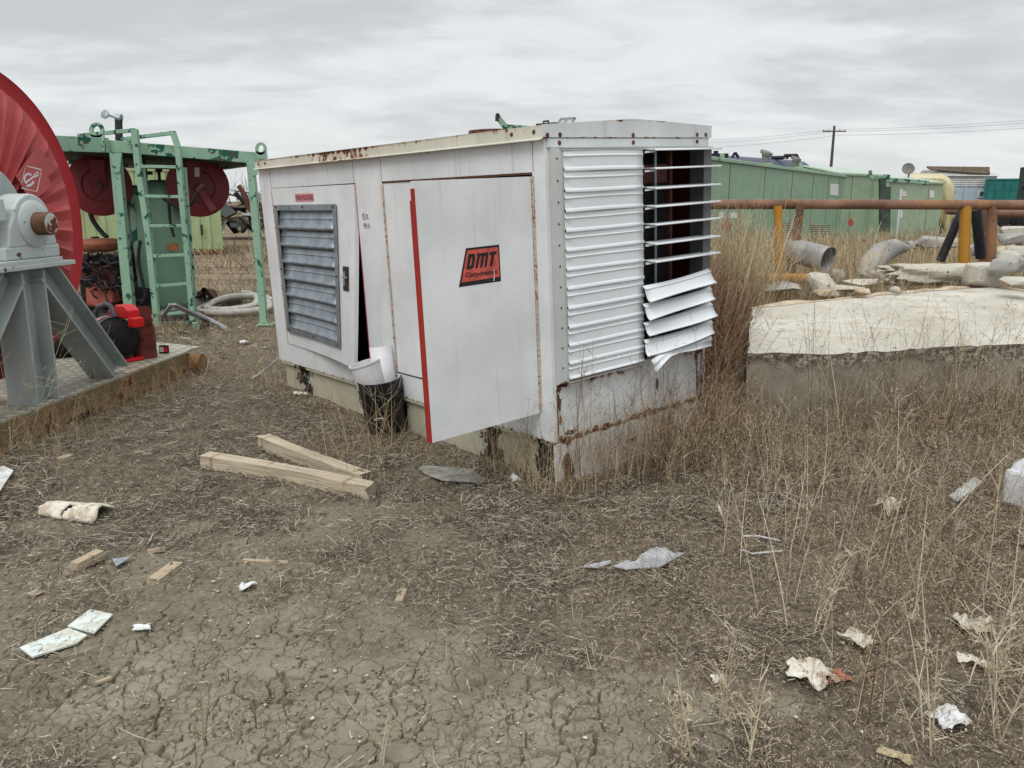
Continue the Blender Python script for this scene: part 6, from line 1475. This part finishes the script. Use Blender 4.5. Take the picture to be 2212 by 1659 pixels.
def inside_gen(x, y):
    lx = (x - GO[0]) * g_ax[0][0] + (y - GO[1]) * g_ax[0][1]; ly = (x - GO[0]) * g_ax[1][0] + (y - GO[1]) * g_ax[1][1]
    return (lx > -3.45) & (lx < .0) & (ly > .0) & (ly < 1.32)
def inside_skid(x, y):
    dx, dy = x + 3.04, y - 6; lx = dx * en[0] + dy * en[1]; ly = dx * eu[0] + dy * eu[1]; return (lx < .02) & (lx > -2.6) & (ly < 1.4)
def inside_slab(x, y): return (x > 1.80) & (y > 5.75) & (y < 8.0)
def ok(x, y): return ~(inside_gen(x, y) | inside_skid(x, y) | inside_slab(x, y))

def litter():
    g_ = Veg()
    for n, rmin, rmax, L0_, L1_, w_ in ((260000, 1.6, 5.0, .008, .05, .0022), (130000, 1.6, 6.5, .04, .16, .0018), (170000, 3.8, 11., .03, .11, .0033), (60000, 9, 26, .06, .25, .009)):
        r = np.sqrt(rng.uniform(rmin ** 2, rmax ** 2, n)) if rmax < 8 else rmin * (rmax / rmin) ** rng.random(n)
        a = rng.uniform(R(-40), R(40), n); x, y = r * np.sin(a), r * np.cos(a)
        dens = (1 - bareness(x, y) * .93) * (.12 + .88 * sst(vn(x, y, .20, 1), .32, .68)) * (.4 + .6 * sst(vn(x, y, .7, 4), .3, .6))
        k_ = (rng.random(n) < dens) & ok(x, y); x, y = x[k_], y[k_]; m_ = len(x)
        L = rng.uniform(L0_, L1_, m_) * rng.uniform(.5, 1, m_); az = 9. * vn(x, y, .30, 3) + rng.normal(0, .8, m_); el_ = rng.normal(.06, .22, m_)
        z = ground_z(x, y) + rng.uniform(.0, .014, m_) + (.012 if r.max() < 7 else .01)
        P = curved(x, y, z, L, az, el_, 3, .20); W = rng.uniform(.5, 1.2, m_)[:, None] * w_ * np.array([.8, 1, .5])[None, :] * (1 + .0 * L[:, None])
        g_.rib(P, W, np.tile([0, 0, 1.], (m_, 1)) + rng.normal(0, .5, (m_, 3)))
    tag(g_.build('dead_litter', m_litter), 'matted dead stems and straw bits strewn over the mud', None, None, 'stuff')
litter()

def clods():
    """crumbs of mud, small stones and pale chips"""
    oc = np.array([[1, 0, 0], [-1, 0, 0], [0, 1, 0], [0, -1, 0], [0, 0, 1], [0, 0, -1]], float); tf = np.array([[0, 2, 4], [2, 1, 4], [1, 3, 4], [3, 0, 4], [2, 0, 5], [1, 2, 5], [3, 1, 5], [0, 3, 5]])
    for nm, n, s0, s1, mt, lb, rm, flat_ in (('mud_crumbs', 30000, .0015, .0065, vegmat('crumbs', [(.13, .11, .075), (.19, .165, .115), (.26, .225, .16), (.32, .28, .2)]), 'loose crumbs of dry mud scattered over the yard', 6., .7), ('pale_chips', 4200, .002, .008, vegmat('chips', [(.30, .25, .17), (.50, .45, .35), (.62, .60, .54), (.40, .38, .34)]), 'small pale stones and chips scattered over the mud', 26., .4)):
        r = 1.6 * (rm / 1.6) ** rng.random(n); a = rng.uniform(R(-40), R(40), n); x, y = r * np.sin(a), r * np.cos(a); k_ = ok(x, y) & (rng.random(n) < .25 + .75 * sst(vn(x, y, .16, 6), .4, .7)); x, y = x[k_], y[k_]; m_ = len(x)
        s_ = (s0 + (s1 - s0) * rng.random(m_) ** 3) * (1 + .15 * np.hypot(x, y)); V = oc[None] * rng.uniform(.6, 1.3, (m_, 6, 3)) + rng.normal(0, .18, (m_, 6, 3)); V[..., 2] *= flat_; V *= s_[:, None, None]
        V += np.stack([x, y, ground_z(x, y) + .004 + s_ * .25], -1)[:, None, :]; Q = (np.arange(m_)[:, None, None] * 6 + tf[None]).reshape(-1, 3)
        tag(np_mesh(nm, V.reshape(-1, 3), Q, mt), lb, None, None, 'stuff')
clods()

def weeds(g_, x, y, h, branches=8, flakes=26, wst=.0035, wfl=.006, lean=.18, spread=.55, tuft=1):
    """upright dead forbs: stem, side branches, small dry flakes"""
    n = len(x); z = ground_z(x, y); az = rng.uniform(0, 2 * np.pi, n); el_ = np.pi / 2 - np.abs(rng.normal(0, lean, n))
    S_ = curved(x, y, z - .01, h, az, el_, 6, .22); W = wst * np.linspace(1, .35, 6)[None, :] * rng.uniform(.7, 1.3, n)[:, None] * np.sqrt(h / .5)[:, None]
    g_.rib(S_, W)
    ends = [S_[:, 3:].reshape(-1, 3)]
    for b_ in range(branches):
        t = rng.uniform(.2, .92, n); i = np.clip((t * 5).astype(int), 0, 4); fr_ = t * 5 - i; base = S_[np.arange(n), i] * (1 - fr_)[:, None] + S_[np.arange(n), i + 1] * fr_[:, None]
        L = h * rng.uniform(.15, .42, n) * (1.1 - t * .6); a2 = rng.uniform(0, 2 * np.pi, n); e2 = rng.uniform(.6, 1.25, n)
        B = curved(base[:, 0], base[:, 1], base[:, 2], L, a2, e2, 4, .35); g_.rib(B, wst * .5 * np.linspace(1, .4, 4)[None, :] * rng.uniform(.6, 1.2, n)[:, None]); ends.append(B[:, 1:].reshape(-1, 3))
    E_ = np.concatenate(ends); m_ = int(n * flakes)
    if m_:
        s_ = E_[rng.integers(0, len(E_), m_)] + rng.normal(0, .006, (m_, 3)); L = rng.uniform(.5, 1.6, m_) * wfl
        P = curved(s_[:, 0], s_[:, 1], s_[:, 2], L, rng.uniform(0, 2 * np.pi, m_), rng.uniform(-.8, 1.2, m_), 2, .1); g_.rib(P, rng.uniform(.25, .6, m_)[:, None] * wfl * np.ones((1, 2)))
def grass(g_, x, y, h, w_=.0028, lean=.35, bend=.5, k=5):
    n = len(x); P = curved(x, y, ground_z(x, y) - .005, h, rng.uniform(0, 2 * np.pi, n), np.pi / 2 - np.abs(rng.normal(0, lean, n)), k, bend); g_.rib(P, w_ * np.linspace(1, .25, k)[None, :] * rng.uniform(.6, 1.3, n)[:, None])
def pts_box(n, x0, x1, y0, y1, fn=None):
    x, y = rng.uniform(x0, x1, n), rng.uniform(y0, y1, n); k_ = ok(x, y)
    if fn is not None: k_ &= rng.random(n) < fn(x, y)
    return x[k_], y[k_]

# 1 thick brown weeds between generator and slab and along the slab's front
g_ = Veg()
def d1(x, y):
    lim = 4.35 + .25 * np.sin(x * 3) + (vn(x, y, .3, 2) - .5) * .7
    return sst(y, lim - .25, lim + .35) * sst(x, .55 + (5.2 - y) * -.35, 1.05) * (.35 + .65 * sst(vn(x, y, .2, 5), .3, .55))
x, y = pts_box(5600, .5, 5.0, 3.9, 5.78, d1); h = np.clip(.12 + (y - 4.1) * .22, .10, .46) * rng.uniform(.55, 1.15, len(x)); weeds(g_, x, y, h, 9, 34)
x, y = pts_box(4200, 1.15, 2.3, 5.0, 8.2, lambda x, y: (x < .262 * y + .03) * 1.); h = rng.uniform(.5, 1.10, len(x)); gr_ = Veg(); weeds(gr_, x, y, h, 12, 40, .004); tag(gr_.build('reddish_weeds', vegmat('reddish', [(.035, .016, .010), (.09, .042, .025), (.17, .085, .05), (.28, .17, .10), (.42, .31, .20)])), 'dense reddish brown weeds standing behind the louvred corner of the generator', None, None, 'stuff')
x, y = pts_box(600, .45, 1.6, 4.35, 5.2, lambda x, y: sst(x - (y - 4.3) * .9, .22, .5)); h = rng.uniform(.2, .55, len(x)); weeds(g_, x, y, h, 7, 22, .003)
x, y = pts_box(160, 1.9, 3.8, 5.2, 5.7); weeds(g_, x, y, rng.uniform(.55, .95, len(x)), 7, 8, .0035)
tag(g_.build('brown_weeds', m_brown), 'thick stand of dead brown weeds before the slab and beside the generator', None, None, 'stuff')
# 2 thinner weeds on the right foreground
g_ = Veg()
def d2(x, y): return sst(x - (4.4 - y) * .12, .55, 1.5) * (.3 + .7 * sst(vn(x, y, .3, 6), .35, .6)) * .9
x, y = pts_box(6000, .5, 3.8, 1.9, 4.6, d2); h = rng.uniform(.06, .40, len(x)) * (.45 + .55 * sst(x, .8, 1.9)); weeds(g_, x, y, h, 6, 22, .0024, .005)
x, y = pts_box(420, .7, 3.6, 1.9, 4.4, lambda x, y: sst(x - (4.4 - y) * .1, .5, 1.4)); gp_ = Veg(); weeds(gp_, x, y, rng.uniform(.2, .55, len(x)), 6, 10, .0042, .006)
tag(gp_.build('pale_stalks', m_pale), 'pale taller stalks standing among the right foreground weeds', None, None, 'stuff')
x, y = pts_box(3600, .0, 2.2, 1.8, 3.9, lambda x, y: .7 * sst(x, .05, .6)); h = rng.uniform(.03, .15, len(x)); weeds(g_, x, y, h, 5, 16, .0018, .0045)
tag(g_.build('sparse_weeds', m_brown), 'sparse short dead weeds over the right foreground', None, None, 'stuff')
# 3 tall straw behind the slab and round the rail
g_ = Veg()
x, y = pts_box(8000, 1.4, 9.5, 8.1, 12.5, lambda x, y: (.3 + .7 * sst(vn(x, y, .6, 2), .3, .6)) * (1 - .7 * sst(x, 4.5, 6.5)))
h = rng.uniform(.45, .95, len(x)) * (1 - .45 * sst(x, 4.2, 5.5)); weeds(g_, x, y, h, 5, 8, .0045, .008)
x, y = pts_box(14000, 1.3, 10., 8.0, 14.); grass(g_, x, y, rng.uniform(.3, .9, len(x)) * (1 - .4 * sst(x, 4.2, 5.5)), .0045, .35)
x, y = pts_box(900, 1.4, 2.6, 8.0, 9.8); weeds(g_, x, y, rng.uniform(.9, 1.55, len(x)), 7, 8, .005, .008)
x, y = pts_box(6000, 3, 14, 12, 22); weeds(g_, x, y, rng.uniform(.4, 1.0, len(x)), 4, 6, .010, .014)
tag(g_.build('tall_straw', m_straw), 'tall tangled straw coloured grass behind the slab and under the rail', None, None, 'stuff')
# 4 straw round the skids, generator base and green frame
g_ = Veg()
def local_gen(s, t): return GO[0] - g_ax[0][0] * s + g_ax[1][0] * t, GO[1] - g_ax[0][1] * s + g_ax[1][1] * t
def along(n, s0, s1, t0, t1):
    s = rng.uniform(s0, s1, n); t = rng.uniform(t0, t1, n); return local_gen(s, t)
x, y = along(420, -.15, 3.6, -.30, -.02); grass(g_, x, y, rng.uniform(.05, .22, len(x)), .0025, .6, .7)
x, y = along(160, -.25, .5, -.2, -.02); grass(g_, x, y, rng.uniform(.12, .40, len(x)), .0026, .35, .5); weeds(g_, x[:60], y[:60], rng.uniform(.3, .6, 60), 5, 10, .003)
x, y = along(260, -.35, -.03, -.1, 1.35); weeds(g_, x, y, rng.uniform(.15, .55, len(x)), 6, 16, .0026)
x, y = along(110, -.40, -.06, -.05, 1.3); gr_ = Veg(); weeds(gr_, x, y, rng.uniform(.35, .85, len(x)), 7, 16, .0032, .006, .08); tag(gr_.build('reddish_stalks', bpy.data.materials['reddish']), 'thin reddish stalks with dry flakes standing before the louvred end panel', None, None, 'stuff')
x, y = along(60, 1.15, 1.5, -.75, -.2); grass(g_, x, y, rng.uniform(.25, .65, len(x)), .003, .3, .4); x, y = along(200, 1.0, 1.7, -.7, -.1); grass(g_, x, y, rng.uniform(.06, .25, len(x)), .003, .7, .8)
x, y = along(40, .5, 1.3, -1.1, -.7); grass(g_, x, y, rng.uniform(.15, .4, len(x)), .0025, .25, .3)
t = rng.uniform(-2.2, 1.5, 900); o_ = np.abs(rng.normal(0, .22, 900)) + .03; x = -3.04 + t * eu[0] + o_ * en[0]; y = 6 + t * eu[1] + o_ * en[1]; weeds(g_, x, y, rng.uniform(.05, .26, 900) * (1.2 - o_), 5, 12, .0022, .004)
x, y = pts_box(700, -3.0, -1.8, 6.8, 9.5); grass(g_, x, y, rng.uniform(.05, .25, len(x)), .004, .9, .8)
x, y = pts_box(900, -5.2, -2.4, 9.0, 11.5); grass(g_, x, y, rng.uniform(.08, .35, len(x)), .004, .5, .6)
x, y = pts_box(260, -4.6, -3.9, 9.3, 9.9); grass(g_, x, y, rng.uniform(.12, .35, len(x)), .004, .5, .6)
tag(g_.build('straw_fringe', m_straw), 'straw growing along the bases of the skids and the generator', None, None, 'stuff')
# 5 far scrub
g_ = Veg()
n = 9000; r = 13 * (8 ** rng.random(n)); a = rng.uniform(R(-36), R(38), n); x, y = r * np.sin(a), r * np.cos(a); k_ = rng.random(n) < (.15 + .85 * sst(vn(x, y, 4, 3), .45, .65)); x, y, r = x[k_], y[k_], r[k_]
nb = 6; xx = (x[:, None] + rng.normal(0, .2, (len(x), nb))).ravel(); yy = (y[:, None] + rng.normal(0, .2, (len(x), nb))).ravel(); rr2 = np.repeat(r, nb)
P = curved(xx, yy, ground_z(xx, yy), rng.uniform(.15, .6, len(xx)), rng.uniform(0, 6.28, len(xx)), np.pi / 2 - np.abs(rng.normal(0, .5, len(xx))), 4, .5); g_.rib(P, (.0006 * rr2)[:, None] * np.linspace(1, .3, 4)[None, :])
tag(g_.build('far_scrub', m_brown), 'low brown scrub scattered over the yard to the horizon', None, None, 'stuff')

# single weeds one can point at
def dry_weed(px, py, h, seed, mat, label, lean=(0, 0), nb=9, spread=.6, flakes=20, wst=.0045, group='single tall dead weeds'):
    global rng
    keep = rng; rng = np.random.default_rng(seed); c = gp(px, py); g_ = Veg(); st = Veg(); n = 3
    x = c[0] + rng.normal(0, .012, n); y = c[1] + rng.normal(0, .012, n); z = ground_z(x, y)
    az = np.full(n, math.atan2(lean[1], lean[0] + 1e-6)) + rng.normal(0, .9, n); el_ = np.pi / 2 - np.hypot(*lean) - np.abs(rng.normal(0, .10, n))
    hh = h * np.array([1, .8, .6]); S_ = curved(x, y, z - .01, hh, az, el_, 8, .18); st.rib(S_, wst * np.linspace(1, .35, 8)[None, :] * np.ones((n, 1))); a_ = rng.uniform(0, 3, n)
    st.rib(S_, wst * np.linspace(1, .35, 8)[None, :] * np.ones((n, 1)), np.stack([np.cos(a_ + 1.6), np.sin(a_ + 1.6), a_ * 0], -1))
    for i in range(nb):
        for s_ in range(n):
            t = rng.uniform(.15, .9); k_ = int(t * 7); base = S_[s_, k_][None]; L = np.array([hh[s_] * rng.uniform(.2, .45) * (1.1 - t * .5)]); B = curved(base[:, 0], base[:, 1], base[:, 2], L, rng.uniform(0, 6.28, 1), rng.uniform(.55, 1.2, 1), 5, .3); g_.rib(B, wst * .5 * np.linspace(1, .4, 5)[None, :])
            m_ = 3; q = B[0, rng.integers(1, 4, m_)]; T_ = curved(q[:, 0], q[:, 1], q[:, 2], np.full(m_, L[0] * .4), rng.uniform(0, 6.28, m_), rng.uniform(.4, 1.2, m_), 3, .3); g_.rib(T_, wst * .32 * np.ones((1, 3)) * np.ones((m_, 1)))
            fl_n = flakes // 3; E_ = np.concatenate([B[0, 1:], T_.reshape(-1, 3)]); q = E_[rng.integers(0, len(E_), fl_n)] + rng.normal(0, .003, (fl_n, 3)); F_ = curved(q[:, 0], q[:, 1], q[:, 2], rng.uniform(.003, .008, fl_n), rng.uniform(0, 6.28, fl_n), rng.uniform(-.5, 1.2, fl_n), 2, .1); g_.rib(F_, rng.uniform(.002, .004, fl_n)[:, None] * np.ones((1, 2)))
    root = empty('dry_weed', tuple(map(float, c)), label, 'weed', group)
    for nm, v_ in (('stem', st), ('branches', g_)):
        o = v_.build(nm, mat, origin=tuple(map(float, c))); o.location = (0, 0, 0); o.parent = root
    rng = keep
W_ = [(1560, 1560, .42, 'pale branching weed in the near foreground, tallest of the near ones', m_pale, (0, 0)), (1490, 1640, .30, 'pale weed at the bottom edge left of the tallest near weed', m_pale, (-.1, 0)), (1620, 1655, .34, 'pale weed at the bottom edge right of the tallest near weed', m_pale, (.1, 0)),
      (448, 1625, .26, 'dark red leafless stem standing alone on cracked mud', m_brown, (.12, 0)), (830, 1655, .16, 'short straw stem at the bottom edge on cracked mud', m_pale, (.1, 0)), (1860, 1560, .48, 'brown weed rising past the narrow stained paper', m_brown, (.05, 0)), (2010, 1620, .55, 'tall pale weed left of the torn white scrap', m_pale, (0, .1)), (2150, 1600, .60, 'tall pale weed near the bottom right corner', m_pale, (-.1, .1)),
      (2050, 1330, .50, 'upright brown weed above the largest crumpled paper', m_brown, (.1, 0)), (1760, 1380, .40, 'slender pale weed above the reddish scrap', m_pale, (.05, 0)), (1900, 1230, .50, 'dark stemmed weed below the pale lump', m_brown, (.2, 0)), (2180, 1420, .55, 'leaning pale weed at the right edge by the flattened paper', m_pale, (.25, 0)),
      (60, 960, .95, 'tall wiry pale weed in front of the grey column', m_pale, (.15, 0)), (215, 880, .65, 'tall wiry weed against the grey brace', m_pale, (.0, 0)), (160, 920, .5, 'wiry weed beside the rusty beam', m_pale, (.1, 0)), (20, 985, .8, 'wiry pale weed at the left edge before the skid', m_pale, (-.1, 0)),
      (1345, 985, .80, 'dark seed headed weed before the lower louvres', m_brown, (.12, 0)), (1262, 1000, .62, 'thin pale weed before the end panel, left one', m_pale, (.05, 0)), (1440, 985, .70, 'thin pale weed before the end panel, under the bent slats', m_pale, (0, 0)), (1500, 960, .95, 'tall pale weed crossing the bent slats', m_pale, (.18, 0)), (1130, 1035, .45, 'reddish weed at the rusty skid corner', m_brown, (0, 0)),
      (1720, 900, 1.0, 'tall pale weed against the white slab, left', m_pale, (.1, 0)), (1890, 925, 1.05, 'tall branching weed against the middle of the slab', m_pale, (-.1, 0)), (2080, 930, 1.05, 'tall forked weed against the right part of the slab', m_pale, (.1, 0)), (1990, 1010, .8, 'leaning pale weed crossing the dark slab face', m_pale, (-.5, .1)), (1800, 925, .6, 'dark weed before the dark slab face', m_brown, (.1, 0)),
      (845, 950, .62, 'wiry grass stems in front of the black buckets', m_straw, (-.15, 0)), (1685, 900, .75, 'brown weed at the left end of the slab', m_brown, (-.1, 0))]
for i, (px, py, h, lb, mt, ln) in enumerate(W_):
    red = 'dark red' in lb or 'short straw' in lb
    dry_weed(px, py, h, 300 + i, mt, lb, ln, nb=1 if red else (5 if py < 1000 else 9), flakes=4 if red else 18, wst=.0048 if py < 1200 else .0062)
# tumbled straw standing high beside the far corner of the generator
for i, (px, py, Y, h) in enumerate(((1560, 600, 7.6, 1.5), (1600, 600, 8.2, 1.45), (1640, 600, 8.4, 1.5), (1700, 600, 8.8, 1.35), (1760, 600, 9.0, 1.2), (1860, 600, 9.2, 1.2))):
    q = at(px, py, Y); p_ = proj = None
    c = (float(q[0]), Y)
    keep = rng; rng = np.random.default_rng(500 + i); g_ = Veg(); x = c[0] + rng.normal(0, .10, 26); y = c[1] + rng.normal(0, .10, 26); weeds(g_, x, y, h * rng.uniform(.6, 1.05, 26), 6, 6, .005, .008, .14); rng = keep
    tag(g_.build('straw_clump', m_straw, origin=(c[0], c[1], 0)), 'tall straw clump behind the generator, %s along the rail' % ('first', 'second', 'third', 'fourth', 'fifth', 'sixth')[i], 'grass clump', 'straw clumps along the rail')
